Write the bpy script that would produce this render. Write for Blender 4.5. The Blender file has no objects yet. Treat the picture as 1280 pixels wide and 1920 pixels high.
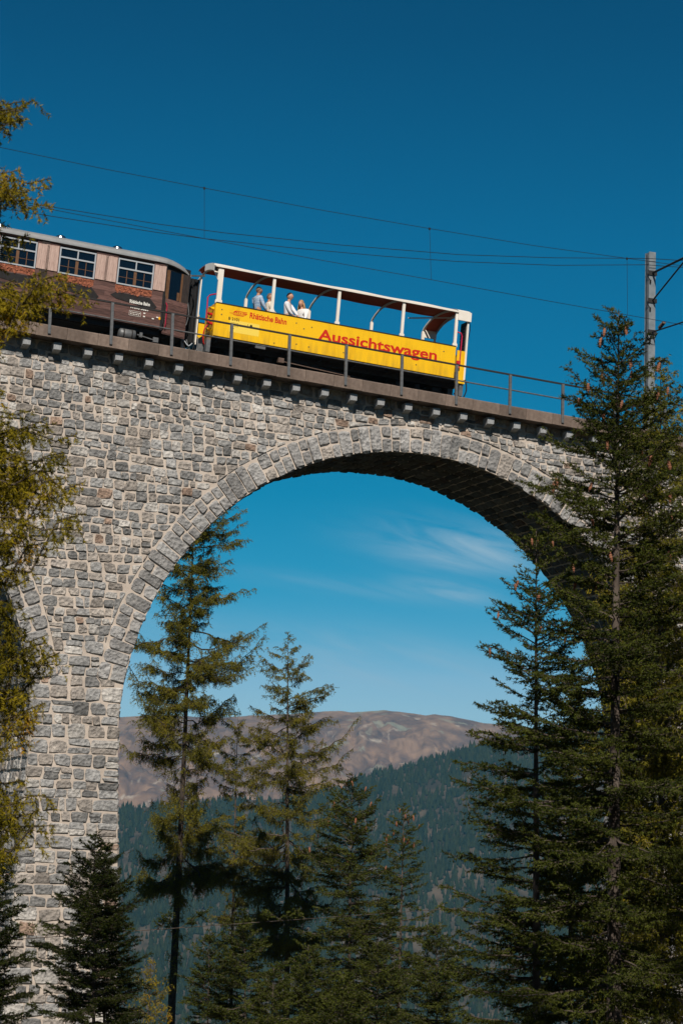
import bpy, math, random
import numpy as np
from mathutils import Vector, Matrix, noise as mn
SC = bpy.context.scene
COL = SC.collection
# ------------------------------------------------------------------ camera
F, A, T, RR = 4116.56, .373, .1532, .0304      # focal (px of 1280), face yaw, pitch, roll
CX, CY, CZ = 2.4357, 73.5694, 3.4785           # centre of the big arch relative to the camera
W, G, ZD, R0 = 4.593, -.0581, 15.543, 10.0
cam = bpy.data.cameras.new('camera'); cam_o = bpy.data.objects.new('camera', cam); COL.objects.link(cam_o)
cam.sensor_fit = 'HORIZONTAL'; cam.sensor_width = 24; cam.lens = F/1280*24
cam.clip_start = .5; cam.clip_end = 30000
cam_o.matrix_world = Matrix.Rotation(math.pi/2+T, 4, 'X') @ Matrix.Rotation(RR, 4, 'Z')
cam.dof.use_dof = True; cam.dof.focus_distance = 73; cam.dof.aperture_fstop = 7
SC.camera = cam_o
# ------------------------------------------------------------------ sun and sky
SUN_EL, SUN_AZ = math.radians(42), math.radians(2)   # azimuth: to the right of straight behind the camera
sdir = Vector((math.sin(SUN_AZ)*math.cos(SUN_EL), -math.cos(SUN_AZ)*math.cos(SUN_EL), math.sin(SUN_EL)))
sun = bpy.data.lights.new('sun', 'SUN'); sun_o = bpy.data.objects.new('sun', sun); COL.objects.link(sun_o)
sun.energy = 4.5; sun.angle = math.radians(.53); sun.color = (1, .92, .82)
sun_o.rotation_euler = (-sdir).to_track_quat('-Z', 'Y').to_euler()
wd = bpy.data.worlds.new('World'); SC.world = wd; wd.use_nodes = True
nt = wd.node_tree; nt.nodes.clear()
def N_(t, **k):
    n = nt.nodes.new(t)
    for a, b in k.items(): setattr(n, a, b)
    return n
sky = N_('ShaderNodeTexSky', sky_type='NISHITA', sun_disc=False)
sky.sun_elevation = SUN_EL; sky.sun_rotation = math.pi - SUN_AZ
sky.altitude = 1500; sky.air_density = 1.0; sky.dust_density = .3; sky.ozone_density = 3
tc = N_('ShaderNodeTexCoord'); sep = N_('ShaderNodeSeparateXYZ'); nt.links.new(tc.outputs['Generated'], sep.inputs[0])
ramp = N_('ShaderNodeValToRGB'); nt.links.new(sep.outputs['Z'], ramp.inputs[0])
SKY_RAMP = [(0.0, (.56, .86, .98)), (.062, (.74, .92, .98)), (.078, (.62, .87, .95)), (.096, (.26, .75, .87)), (.118, (.08, .68, .81)), (.16, (0, .62, .74)), (.275, (0, .545, .69)), (.36, (0, .395, .53)), (.55, (0, .22, .31)), (1.0, (0, .12, .18))]
cr = ramp.color_ramp
while len(cr.elements) < len(SKY_RAMP): cr.elements.new(.5)
for e, (p, c) in zip(cr.elements, SKY_RAMP): e.position = p; e.color = (*c, 1)
mul = N_('ShaderNodeMix', data_type='RGBA', blend_type='MULTIPLY'); mul.inputs['Factor'].default_value = 1
nt.links.new(sky.outputs[0], mul.inputs['A']); nt.links.new(ramp.outputs[0], mul.inputs['B'])
# thin cirrus streaks low in the sky
def M_(op, a, b=None, c=None):
    n = N_('ShaderNodeMath', operation=op)
    for i, x in enumerate((a, b, c)):
        if x is None: continue
        if isinstance(x, (int, float)): n.inputs[i].default_value = x
        else: nt.links.new(x, n.inputs[i])
    return n.outputs[0]
ysafe = M_('MAXIMUM', sep.outputs['Y'], .05)
cu = M_('DIVIDE', sep.outputs['X'], ysafe); cvv = M_('DIVIDE', sep.outputs['Z'], ysafe)
comb = N_('ShaderNodeCombineXYZ'); nt.links.new(M_('MULTIPLY', M_('MULTIPLY_ADD', cvv, .8, cu), 16), comb.inputs[0]); nt.links.new(M_('MULTIPLY', M_('MULTIPLY_ADD', cu, .22, cvv), 85), comb.inputs[1])
nz = N_('ShaderNodeTexNoise'); nz.inputs['Scale'].default_value = 1.0; nz.inputs['Detail'].default_value = 7; nz.inputs['Roughness'].default_value = .58; nz.inputs['Distortion'].default_value = .8
nt.links.new(comb.outputs[0], nz.inputs['Vector'])
tex = N_('ShaderNodeMapRange'); tex.inputs['From Min'].default_value = .30; tex.inputs['From Max'].default_value = .72; nt.links.new(nz.outputs[0], tex.inputs['Value'])
total = None
CLOUDS = [(.055, .139, .036, .010, 1.0), (.098, .152, .020, .013, .7), (.052, .1185, .022, .0045, .95), (.005, .1195, .05, .0045, .30), (.018, .086, .050, .012, .6), (-.09, .100, .05, .008, .3), (.25, .12, .06, .01, .5), (-.33, .13, .08, .012, .5), (.5, .10, .09, .01, .5)]
for u0, v0, a, b, k in CLOUDS:
    du = M_('DIVIDE', M_('SUBTRACT', cu, u0), a); dv = M_('DIVIDE', M_('ADD', M_('SUBTRACT', cvv, v0), M_('MULTIPLY', M_('SUBTRACT', cu, u0), .10)), b)
    e = M_('MULTIPLY', M_('POWER', 2.718, M_('MULTIPLY', M_('ADD', M_('MULTIPLY', du, du), M_('MULTIPLY', dv, dv)), -1)), k)
    total = e if total is None else M_('ADD', total, e)
cmask = M_('MINIMUM', M_('MULTIPLY', total, tex.outputs[0]), .8)
cmask = M_('MULTIPLY', cmask, M_('GREATER_THAN', sep.outputs['Y'], .06))
mixc = N_('ShaderNodeMix', data_type='RGBA'); mixc.inputs['B'].default_value = (4.6, 6.6, 8.0, 1)
nt.links.new(cmask, mixc.inputs['Factor']); nt.links.new(mul.outputs['Result'], mixc.inputs['A'])
bg = N_('ShaderNodeBackground'); bg.inputs['Strength'].default_value = .08
nt.links.new(mixc.outputs['Result'], bg.inputs['Color'])
wo = N_('ShaderNodeOutputWorld'); nt.links.new(bg.outputs[0], wo.inputs['Surface'])
vs = SC.view_settings; vs.view_transform = 'Standard'; vs.look = 'None'; vs.exposure = 0; vs.gamma = 1; vs.use_curve_mapping = False
SC.render.engine = 'CYCLES'; SC.cycles.max_bounces = 6; SC.cycles.diffuse_bounces = 2; SC.cycles.glossy_bounces = 2
SC.cycles.transparent_max_bounces = 6; SC.cycles.volume_bounces = 0; SC.cycles.use_denoising = True

# ------------------------------------------------------------------ picture <-> place
DV = Vector((math.cos(A), math.sin(A), 0)); NV = Vector((-math.sin(A), math.cos(A), 0)); CV = Vector((CX, CY, 0))
def ray(px, py):
    u0, v0 = px-640, py-960; c, s = math.cos(RR), math.sin(RR)
    u, v = c*u0+s*v0, -s*u0+c*v0
    d = (u/F, 1, -v/F)
    return Vector((d[0], d[1]*math.cos(T)-d[2]*math.sin(T), d[1]*math.sin(T)+d[2]*math.cos(T)))
def unproj(px, py, n):
    d = ray(px, py); P = d*((NV.dot(CV)+n)/NV.dot(d)); return (P-CV).dot(DV), P.z
def at(px, py, y):
    d = ray(px, py); return d*(y/d.y)
def wp(s, n, z): return CV+DV*s+NV*n+Vector((0, 0, z))

# ------------------------------------------------------------------ mesh helpers
class MB:
    def __init__(m): m.v = []; m.f = []; m.mi = []
    def add(m, vs, fs, mi=0):
        o = len(m.v); m.v += [tuple(x) for x in vs]; m.f += [tuple(i+o for i in f) for f in fs]; m.mi += [mi]*len(fs); return m
    def box(m, x0, x1, y0, y1, z0, z1, mi=0):
        return m.add([(x, y, z) for z in (z0, z1) for y in (y0, y1) for x in (x0, x1)],
                     [(0, 2, 3, 1), (4, 5, 7, 6), (0, 1, 5, 4), (2, 6, 7, 3), (0, 4, 6, 2), (1, 3, 7, 5)], mi)
    def tube(m, pts, r, n=6, mi=0, cap=True):
        pts = [Vector(p) for p in pts]; rs = r if isinstance(r, (list, tuple)) else [r]*len(pts)
        vs = []; fs = []; up = Vector((.13, .27, .95))
        for i, p in enumerate(pts):
            t = (pts[min(i+1, len(pts)-1)]-pts[max(i-1, 0)]).normalized()
            a = t.cross(up)
            if a.length < .1: a = t.cross(Vector((1, .1, 0)))
            a.normalize(); b = t.cross(a)
            for k in range(n):
                q = 2*math.pi*k/n; vs.append(p+(a*math.cos(q)+b*math.sin(q))*rs[i])
        for i in range(len(pts)-1):
            for k in range(n): fs.append((i*n+k, i*n+(k+1) % n, (i+1)*n+(k+1) % n, (i+1)*n+k))
        if cap: fs.append(tuple(range(n))[::-1]); fs.append(tuple(range((len(pts)-1)*n, len(pts)*n)))
        return m.add(vs, fs, mi)
    def bar(m, p, q, w, h, mi=0, up=(0, 0, 1)):
        p, q = Vector(p), Vector(q); t = (q-p).normalized(); a = t.cross(Vector(up))
        if a.length < .05: a = t.cross(Vector((0, 1, 0)))
        a.normalize(); b = a.cross(t)
        vs = [c+a*(w/2*i)+b*(h/2*j) for c in (p, q) for i, j in ((-1, -1), (1, -1), (1, 1), (-1, 1))]
        return m.add(vs, [(3, 2, 1, 0), (4, 5, 6, 7), (0, 1, 5, 4), (1, 2, 6, 5), (2, 3, 7, 6), (3, 0, 4, 7)], mi)
    def prism(m, poly, y0, y1, mi=0):       # polygon in x,z pulled along y
        n = len(poly)
        vs = [(x, y0, z) for x, z in poly]+[(x, y1, z) for x, z in poly]
        return m.add(vs, [tuple(range(n)), tuple(range(n, 2*n))[::-1]]+[(i+n, (i+1) % n+n, (i+1) % n, i) for i in range(n)], mi)
    def mesh(m, name, mats, smooth=False):
        me = bpy.data.meshes.new(name); me.from_pydata(m.v, [], m.f)
        for x in (mats if isinstance(mats, (list, tuple)) else [mats]): me.materials.append(x)
        if any(m.mi): me.polygons.foreach_set('material_index', m.mi)
        if smooth: me.shade_smooth()
        me.update(); return me
def link(name, me, parent=None):
    o = bpy.data.objects.new(name, me); COL.objects.link(o)
    if parent: o.parent = parent
    return o
def obj(name, mb, mats, parent=None, smooth=False): return link(name, mb.mesh(name, mats, smooth), parent)
def tag(o, label=None, cat=None, group=None, kind=None):
    for k, v in (('label', label), ('category', cat), ('group', group), ('kind', kind)):
        if v: o[k] = v
    return o
def empty(name, loc, label=None, cat=None, group=None):
    o = bpy.data.objects.new(name, None); COL.objects.link(o); o.location = loc; o.empty_display_size = .3
    return tag(o, label, cat, group)

# ------------------------------------------------------------------ materials
def pmat(name, c1, c2=None, scale=4, rough=.6, bump=0, bscale=25, metal=0, stretch=None, contrast=(.35, .65), coord='Object', spec=.3, detail=5):
    m = bpy.data.materials.new(name); m.use_nodes = True; t = m.node_tree; b = t.nodes['Principled BSDF']
    b.inputs['Roughness'].default_value = rough; b.inputs['Metallic'].default_value = metal; b.inputs['Specular IOR Level'].default_value = spec
    b.inputs['Base Color'].default_value = (*c1, 1)
    if c2 or bump:
        co = t.nodes.new('ShaderNodeTexCoord'); src = co.outputs[coord]
        if coord == 'Position':
            pass
        if stretch:
            mpn = t.nodes.new('ShaderNodeMapping'); mpn.inputs['Scale'].default_value = stretch; t.links.new(src, mpn.inputs[0]); src = mpn.outputs[0]
    if c2:
        n = t.nodes.new('ShaderNodeTexNoise'); n.inputs['Scale'].default_value = scale; n.inputs['Detail'].default_value = detail; n.inputs['Roughness'].default_value = .6
        t.links.new(src, n.inputs['Vector'])
        r = t.nodes.new('ShaderNodeValToRGB'); r.color_ramp.elements[0].position = contrast[0]; r.color_ramp.elements[1].position = contrast[1]
        r.color_ramp.elements[0].color = (*c1, 1); r.color_ramp.elements[1].color = (*c2, 1)
        t.links.new(n.outputs[0], r.inputs[0]); t.links.new(r.outputs[0], b.inputs['Base Color'])
    if bump:
        n2 = t.nodes.new('ShaderNodeTexNoise'); n2.inputs['Scale'].default_value = bscale; n2.inputs['Detail'].default_value = 6; n2.inputs['Roughness'].default_value = .65
        t.links.new(src, n2.inputs['Vector'])
        bp = t.nodes.new('ShaderNodeBump'); bp.inputs['Strength'].default_value = 1; bp.inputs['Distance'].default_value = bump
        t.links.new(n2.outputs[0], bp.inputs['Height']); t.links.new(bp.outputs[0], b.inputs['Normal'])
    return m
def stone_mat():
    m = bpy.data.materials.new('hewn_limestone'); m.use_nodes = True; t = m.node_tree; b = t.nodes['Principled BSDF']; L = t.links.new
    b.inputs['Roughness'].default_value = .85; b.inputs['Specular IOR Level'].default_value = .2
    at_ = t.nodes.new('ShaderNodeAttribute'); at_.attribute_name = 'tone'
    g = t.nodes.new('ShaderNodeNewGeometry')
    n = t.nodes.new('ShaderNodeTexNoise'); n.inputs['Scale'].default_value = 5.5; n.inputs['Detail'].default_value = 8; n.inputs['Roughness'].default_value = .7; L(g.outputs['Position'], n.inputs['Vector'])
    r = t.nodes.new('ShaderNodeValToRGB'); r.color_ramp.elements[0].position = .34; r.color_ramp.elements[1].position = .68
    r.color_ramp.elements[0].color = (.62, .62, .63, 1); r.color_ramp.elements[1].color = (1.35, 1.33, 1.3, 1); L(n.outputs[0], r.inputs[0])
    mx = t.nodes.new('ShaderNodeMix'); mx.data_type = 'RGBA'; mx.blend_type = 'MULTIPLY'; mx.inputs['Factor'].default_value = 1
    L(at_.outputs['Color'], mx.inputs['A']); L(r.outputs[0], mx.inputs['B'])
    # white calcite veins and patches
    n3 = t.nodes.new('ShaderNodeTexNoise'); n3.inputs['Scale'].default_value = 2.4; n3.inputs['Detail'].default_value = 7; n3.inputs['Roughness'].default_value = .75; n3.inputs['Distortion'].default_value = 1.2; L(g.outputs['Position'], n3.inputs['Vector'])
    r3 = t.nodes.new('ShaderNodeMapRange'); r3.inputs['From Min'].default_value = .6; r3.inputs['From Max'].default_value = .7; r3.inputs['To Max'].default_value = .75; L(n3.outputs[0], r3.inputs['Value'])
    mx2 = t.nodes.new('ShaderNodeMix'); mx2.data_type = 'RGBA'; mx2.inputs['B'].default_value = (.50, .47, .43, 1)
    L(r3.outputs[0], mx2.inputs['Factor']); L(mx.outputs['Result'], mx2.inputs['A']); L(mx2.outputs['Result'], b.inputs['Base Color'])
    nb = t.nodes.new('ShaderNodeTexNoise'); nb.inputs['Scale'].default_value = 11; nb.inputs['Detail'].default_value = 8; nb.inputs['Roughness'].default_value = .72; L(g.outputs['Position'], nb.inputs['Vector'])
    vo = t.nodes.new('ShaderNodeTexVoronoi'); vo.inputs['Scale'].default_value = 9; L(g.outputs['Position'], vo.inputs['Vector'])
    ad = t.nodes.new('ShaderNodeMath'); ad.operation = 'ADD'; L(nb.outputs[0], ad.inputs[0]); L(vo.outputs['Distance'], ad.inputs[1])
    bp = t.nodes.new('ShaderNodeBump'); bp.inputs['Distance'].default_value = .05; L(ad.outputs[0], bp.inputs['Height']); L(bp.outputs[0], b.inputs['Normal'])
    return m
def weather(m, lo=.72, hi=1.12):
    t = m.node_tree; b = t.nodes['Principled BSDF']; L = t.links.new; src = b.inputs['Base Color'].links[0].from_socket
    g = t.nodes.new('ShaderNodeNewGeometry'); mp_ = t.nodes.new('ShaderNodeMapping'); mp_.inputs['Scale'].default_value = (.9, .9, .16); L(g.outputs['Position'], mp_.inputs[0])
    n = t.nodes.new('ShaderNodeTexNoise'); n.inputs['Scale'].default_value = 1; n.inputs['Detail'].default_value = 6; n.inputs['Roughness'].default_value = .6; L(mp_.outputs[0], n.inputs['Vector'])
    r = t.nodes.new('ShaderNodeMapRange'); r.inputs['From Min'].default_value = .3; r.inputs['From Max'].default_value = .7; r.inputs['To Min'].default_value = lo; r.inputs['To Max'].default_value = hi; L(n.outputs[0], r.inputs['Value'])
    v = t.nodes.new('ShaderNodeVectorMath'); v.operation = 'SCALE'; L(src, v.inputs[0]); L(r.outputs[0], v.inputs['Scale']); L(v.outputs[0], b.inputs['Base Color'])
M = {}
M['stone'] = stone_mat()
M['mortar'] = pmat('lime_mortar', (.53, .45, .38), (.64, .555, .475), 3, .9, .015, 40)
M['concrete'] = pmat('edge_concrete', (.16, .118, .095), (.25, .19, .155), 6, .9, .012, 45, contrast=(.3, .7))
weather(M['stone'], .85, 1.15); weather(M['mortar'], .85, 1.06); weather(M['concrete'], .6, 1.2)
M['corbel'] = pmat('corbel_granite', (.30, .31, .32), (.40, .41, .42), 18, .85, .01, 60)
M['steel'] = pmat('galvanised_steel', (.11, .115, .12), (.18, .185, .19), 8, .5, metal=.3)
M['pole'] = pmat('pole_steel', (.20, .23, .25), (.27, .30, .32), 5, .55, metal=.2)
M['dark'] = pmat('dark_steel', (.02, .02, .022), (.035, .032, .03), 9, .6)
M['black'] = pmat('black_rubber', (.012, .012, .013), None, rough=.7)
M['rust'] = pmat('rusty_rail', (.09, .055, .04), (.14, .10, .08), 9, .7)
M['wood_tie'] = pmat('sleeper_wood', (.05, .038, .03), (.08, .06, .05), 8, .9)
M['yellow'] = pmat('yellow_paint', (.80, .43, .004), (.95, .55, .006), 2.2, .36, spec=.45, stretch=(1.6, 1, .35), contrast=(.25, .5))
def grime(m):
    t = m.node_tree; b = t.nodes['Principled BSDF']; L = t.links.new; src = b.inputs['Base Color'].links[0].from_socket
    co = t.nodes.new('ShaderNodeTexCoord'); sx = t.nodes.new('ShaderNodeSeparateXYZ'); L(co.outputs['Object'], sx.inputs[0])
    mr = t.nodes.new('ShaderNodeMapRange'); mr.inputs['From Min'].default_value = 1.5; mr.inputs['From Max'].default_value = 1.0; mr.inputs['To Max'].default_value = .55; L(sx.outputs['Z'], mr.inputs['Value'])
    mp_ = t.nodes.new('ShaderNodeMapping'); mp_.inputs['Scale'].default_value = (5, 5, .9); L(co.outputs['Object'], mp_.inputs[0])
    n = t.nodes.new('ShaderNodeTexNoise'); n.inputs['Scale'].default_value = 1.5; n.inputs['Detail'].default_value = 7; L(mp_.outputs[0], n.inputs['Vector'])
    r = t.nodes.new('ShaderNodeMapRange'); r.inputs['From Min'].default_value = .42; r.inputs['From Max'].default_value = .75; L(n.outputs[0], r.inputs['Value'])
    f = t.nodes.new('ShaderNodeMath'); f.operation = 'MULTIPLY'; L(mr.outputs[0], f.inputs[0]); L(r.outputs[0], f.inputs[1])
    mx = t.nodes.new('ShaderNodeMix'); mx.data_type = 'RGBA'; mx.inputs['B'].default_value = (.30, .17, .04, 1); L(f.outputs[0], mx.inputs['Factor']); L(src, mx.inputs['A']); L(mx.outputs['Result'], b.inputs['Base Color'])
grime(M['yellow'])
M['pale_yellow'] = pmat('pale_yellow_panel', (.93, .68, .10), None, rough=.45)
M['white'] = pmat('cream_white_paint', (.80, .74, .64), (.86, .81, .73), 3, .45)
M['red_under'] = pmat('brown_red_canvas', (.58, .10, .045), (.64, .13, .06), 3, .8)
M['red'] = pmat('red_print', (.62, .022, .008), None, rough=.45)
M['redhose'] = pmat('red_paint', (.60, .02, .02), None, rough=.4)
M['magenta'] = pmat('crimson_paint', (.50, .015, .06), None, rough=.4)
M['ink'] = pmat('black_print', (.03, .025, .01), None, rough=.5)
M['whiteprint'] = pmat('white_print', (.8, .78, .72), None, rough=.5)
M['orange'] = pmat('orange_print', (.85, .40, .01), None, rough=.5)
M['glass'] = pmat('dark_glass', (.004, .006, .011), None, rough=.03, spec=.5)
M['silver'] = pmat('silver_roof', (.34, .35, .35), (.42, .42, .42), 3, .45, metal=.35)
M['chrome'] = pmat('bright_metal', (.85, .85, .85), None, rough=.2, metal=1)
M['window_frame'] = pmat('pale_grey_frame', (.42, .45, .48), None, rough=.4)
M['muntin'] = pmat('brown_muntin', (.13, .062, .03), (.18, .09, .042), 9, .6)
M['plank'] = pmat('weathered_planks', (.030, .016, .015), (.20, .105, .088), 2.2, .75, .006, 12, stretch=(1.6, 6, 26), contrast=(.25, .75), detail=8)
def vary(m, lo, hi):
    t = m.node_tree; b = t.nodes['Principled BSDF']; src = b.inputs['Base Color'].links[0].from_socket
    oi = t.nodes.new('ShaderNodeObjectInfo'); mr = t.nodes.new('ShaderNodeMapRange'); mr.inputs['To Min'].default_value = lo; mr.inputs['To Max'].default_value = hi; t.links.new(oi.outputs['Random'], mr.inputs['Value'])
    mx = t.nodes.new('ShaderNodeVectorMath'); mx.operation = 'SCALE'; t.links.new(src, mx.inputs[0]); t.links.new(mr.outputs[0], mx.inputs['Scale']); t.links.new(mx.outputs[0], b.inputs['Base Color'])
vary(M['plank'], .65, 1.6); vary(M['concrete'], .8, 1.15)
M['post_wood'] = pmat('dark_corner_log', (.02, .016, .015), (.06, .045, .04), 3, .8, .01, 10, stretch=(14, 14, 1.5))
M['shutter'] = pmat('pale_shutter', (.38, .25, .21), (.64, .47, .40), 3, .7, .004, 14, stretch=(18, 6, 1.6), contrast=(.3, .7), detail=8)
M['flower'] = pmat('orange_flowers', (.14, .042, .022), (.44, .15, .08), 16, .8, contrast=(.35, .65))
M['boxshade'] = pmat('box_shadow_print', (.012, .010, .010), (.022, .02, .02), 6, .7)
M['skin'] = pmat('skin', (.50, .27, .18), (.55, .30, .21), 8, .5)
M['skin_tan'] = pmat('tanned_skin', (.42, .20, .12), (.47, .24, .15), 8, .5)
M['bark'] = pmat('grey_brown_bark', (.045, .034, .027), (.15, .12, .10), 9, .95, .02, 18, stretch=(1, 1, .35), contrast=(.35, .7))
M['barkdark'] = pmat('dark_bark', (.030, .023, .019), (.085, .066, .052), 9, .95, .02, 18, stretch=(1, 1, .35))
def leafmat(name, c1, c2, c3=None, trans=.25):
    m = bpy.data.materials.new(name); m.use_nodes = True; t = m.node_tree; t.nodes.clear(); L = t.links.new
    g = t.nodes.new('ShaderNodeNewGeometry')
    n = t.nodes.new('ShaderNodeTexNoise'); n.inputs['Scale'].default_value = 1.1; n.inputs['Detail'].default_value = 4; L(g.outputs['Position'], n.inputs['Vector'])
    a = t.nodes.new('ShaderNodeMath'); a.operation = 'MULTIPLY_ADD'; a.inputs[1].default_value = .45; L(g.outputs['Random Per Island'], a.inputs[0])
    s = t.nodes.new('ShaderNodeMath'); s.operation = 'MULTIPLY_ADD'; s.inputs[1].default_value = 1.5; s.inputs[2].default_value = -.45; L(n.outputs[0], s.inputs[0]); L(s.outputs[0], a.inputs[2])
    r = t.nodes.new('ShaderNodeValToRGB'); e = r.color_ramp.elements; e[0].position = .2; e[0].color = (*c1, 1); e[1].position = .75; e[1].color = (*c2, 1)
    if c3: x = e.new(.97); x.color = (*c3, 1)
    L(a.outputs[0], r.inputs[0])
    d = t.nodes.new('ShaderNodeBsdfDiffuse'); tr = t.nodes.new('ShaderNodeBsdfTranslucent'); mx = t.nodes.new('ShaderNodeMixShader'); mx.inputs[0].default_value = trans
    L(r.outputs[0], d.inputs[0]); L(r.outputs[0], tr.inputs[0]); L(d.outputs[0], mx.inputs[1]); L(tr.outputs[0], mx.inputs[2])
    o = t.nodes.new('ShaderNodeOutputMaterial'); L(mx.outputs[0], o.inputs[0]); return m
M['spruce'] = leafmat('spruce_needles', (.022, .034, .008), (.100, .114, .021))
M['shaded_spruce'] = leafmat('shaded_spruce_needles', (.010, .018, .005), (.042, .052, .012))  # spruce needles darkened, shade of the left trees put into the colour
M['larch'] = leafmat('larch_needles', (.070, .074, .010), (.26, .235, .026), (.33, .24, .026))
M['autumn'] = leafmat('autumn_larch_needles', (.13, .12, .012), (.44, .34, .026), (.58, .28, .03), .4)
M['farforest'] = leafmat('far_forest', (.010, .018, .011), (.036, .046, .020), None, .1)
M['cone'] = pmat('spruce_cone', (.20, .075, .04), (.34, .15, .085), 30, .7)

exec_marker = 'SETTING'
# ------------------------------------------------------------------ terrain
def ilerp(x, xs, ys): return float(np.interp(x, xs, ys))
GY = [-140, -40, -6, 0, 6, 14, 30, 60, 78, 100, 140, 240, 420, 1200, 3000, 10600]
GZ = [62, 13, -1.2, -1.7, -2.8, -6, -9.5, -10.5, -9.5, -14.5, -26, -60, -120, -235, -258, -262]  # unseen rise behind the camera, added to block low sky light
def gz(x, y):
    z = ilerp(y, GY, GZ)
    if y < 900:
        k = min(1, max(0, (y+6)/30)) if y < 30 else 1
        z += mn.noise(Vector((x*.05, y*.05, 0)))*1.1*k + mn.noise(Vector((x*.2, y*.2, 3)))*.25*k
        s = (x-CX)*DV.x+(y-CY)*DV.y                                     # the far bank that carries the line on
        n = (x-CX)*NV.x+(y-CY)*NV.y
        if s > 14 and abs(n-2) < 60: z += min(1, (s-14)/16)**1.5*22*max(0, 1-abs(n-2)/60)
        r = x - .30*y
        if y < 60 and y > -100 and r > 6: z += min(12, (r-6)*.16)       # the slope rises to the right
    else:
        z += mn.noise(Vector((x*.002, y*.002, 0)))*10
    return z
def grid_mesh(xs, ys, fz):
    nx, ny = len(xs), len(ys); v = [(x, y, fz(x, y)) for y in ys for x in xs]
    f = [(j*nx+i, j*nx+i+1, (j+1)*nx+i+1, (j+1)*nx+i) for j in range(ny-1) for i in range(nx-1)]
    m = MB(); m.add(v, f); return m
M['ground'] = pmat('forest_floor', (.030, .026, .016), (.07, .065, .028), .5, .95, .05, 3)
xs = sorted(set([round(x, 2) for x in list(np.linspace(-60, 60, 61))+list(np.linspace(-400, 400, 41))+list(np.linspace(-3600, 3600, 37))]))
ys = sorted(set([round(y, 2) for y in list(np.linspace(-140, 130, 91))+list(np.linspace(130, 450, 20))+list(np.geomspace(450, 10600, 36))]))
tag(obj('ground', grid_mesh(xs, ys, gz), M['ground'], smooth=True), kind='structure')

# far ridge
RX = [-300, 0, 222, 300, 400, 560, 600, 620, 660, 720, 760, 800, 815, 850, 890, 940, 1000, 1280, 1600]
RY = [1420, 1372, 1345, 1341, 1346, 1338, 1335, 1333, 1336, 1332, 1336, 1342, 1340, 1344, 1353, 1360, 1366, 1390, 1440]
YR = 8500
rid = [at(a, b, YR) for a, b in zip(RX, RY)]
rxs = [p.x for p in rid]; rzs = [p.z for p in rid]
def turb(v, o=5):
    s = 0; a = 1; t = 0
    for i in range(o): s += a*abs(mn.noise(v)); t += a; v = v*2.03+Vector((1.7, 9.2, 3.1)); a *= .55
    return s/t
def mz(x, y):
    top = ilerp(x, rxs, rzs); t = (y-4700)/(YR-4700)
    if t > 1: return top-(t-1)*900-30*turb(Vector((x*.004, y*.004, 0)))*0
    t = max(0, t)
    h = -300+(top+300)*(t**.85)
    e = min(1, t*4)*min(1, (1-t)*5)                               # gullies fade at the crest
    w = x+160*mn.noise(Vector((x*.0015, y*.0012, 5)))
    g = turb(Vector((w*.0035, y*.0009, 1.3)), 5)
    h -= e*(g*260-40)
    h += e*70*mn.noise(Vector((x*.0022, y*.0022, 8)))
    h += (4+8*e)*mn.noise(Vector((x*.02, y*.02, 2)))
    w2 = x+60*mn.noise(Vector((x*.004, y*.004, 15)))
    h -= e*34*(1-abs(mn.noise(Vector((w2*.010, y*.0022, 21)))))**4+e*14*(1-abs(mn.noise(Vector((w2*.027, y*.006, 31)))))**3
    return h
def mountain_mat():
    m = bpy.data.materials.new('alpine_grass_and_scree'); m.use_nodes = True; t = m.node_tree; b = t.nodes['Principled BSDF']; L = t.links.new
    b.inputs['Roughness'].default_value = 1; b.inputs['Specular IOR Level'].default_value = .05
    g = t.nodes.new('ShaderNodeNewGeometry')
    def noise(sc, det, mpv=None, dist=0):
        n = t.nodes.new('ShaderNodeTexNoise'); n.inputs['Scale'].default_value = sc; n.inputs['Detail'].default_value = det; n.inputs['Roughness'].default_value = .62; n.inputs['Distortion'].default_value = dist
        if mpv:
            mm = t.nodes.new('ShaderNodeMapping'); mm.inputs['Scale'].default_value = mpv; L(g.outputs['Position'], mm.inputs[0]); L(mm.outputs[0], n.inputs['Vector'])
        else: L(g.outputs['Position'], n.inputs['Vector'])
        return n
    n1 = noise(.011, 10, (1, .55, 1.6), .6)
    r = t.nodes.new('ShaderNodeValToRGB'); e = r.color_ramp.elements
    e[0].position = .36; e[0].color = (.115, .078, .064, 1); e[1].position = .64; e[1].color = (.30, .19, .12, 1)
    x = e.new(.5); x.color = (.19, .12, .082, 1); L(n1.outputs[0], r.inputs[0])
    n2 = noise(1, 7, (.009, .0022, .009), 1.5)
    mr = t.nodes.new('ShaderNodeMapRange'); mr.inputs['From Min'].default_value = .60; mr.inputs['From Max'].default_value = .70; L(n2.outputs[0], mr.inputs['Value'])
    mx = t.nodes.new('ShaderNodeMix'); mx.data_type = 'RGBA'; mx.inputs['B'].default_value = (.44, .37, .29, 1); L(mr.outputs[0], mx.inputs['Factor']); L(r.outputs[0], mx.inputs['A'])
    n4 = noise(.0045, 5, None, .8)                                  # greenish scree hollows
    mr4 = t.nodes.new('ShaderNodeMapRange'); mr4.inputs['From Min'].default_value = .60; mr4.inputs['From Max'].default_value = .66; mr4.inputs['To Max'].default_value = .8; L(n4.outputs[0], mr4.inputs['Value'])
    mx4 = t.nodes.new('ShaderNodeMix'); mx4.data_type = 'RGBA'; mx4.inputs['B'].default_value = (.27, .27, .20, 1); L(mr4.outputs[0], mx4.inputs['Factor']); L(mx.outputs['Result'], mx4.inputs['A'])
    L(mx4.outputs['Result'], b.inputs['Base Color']); return m
M['mountain'] = mountain_mat()
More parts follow.
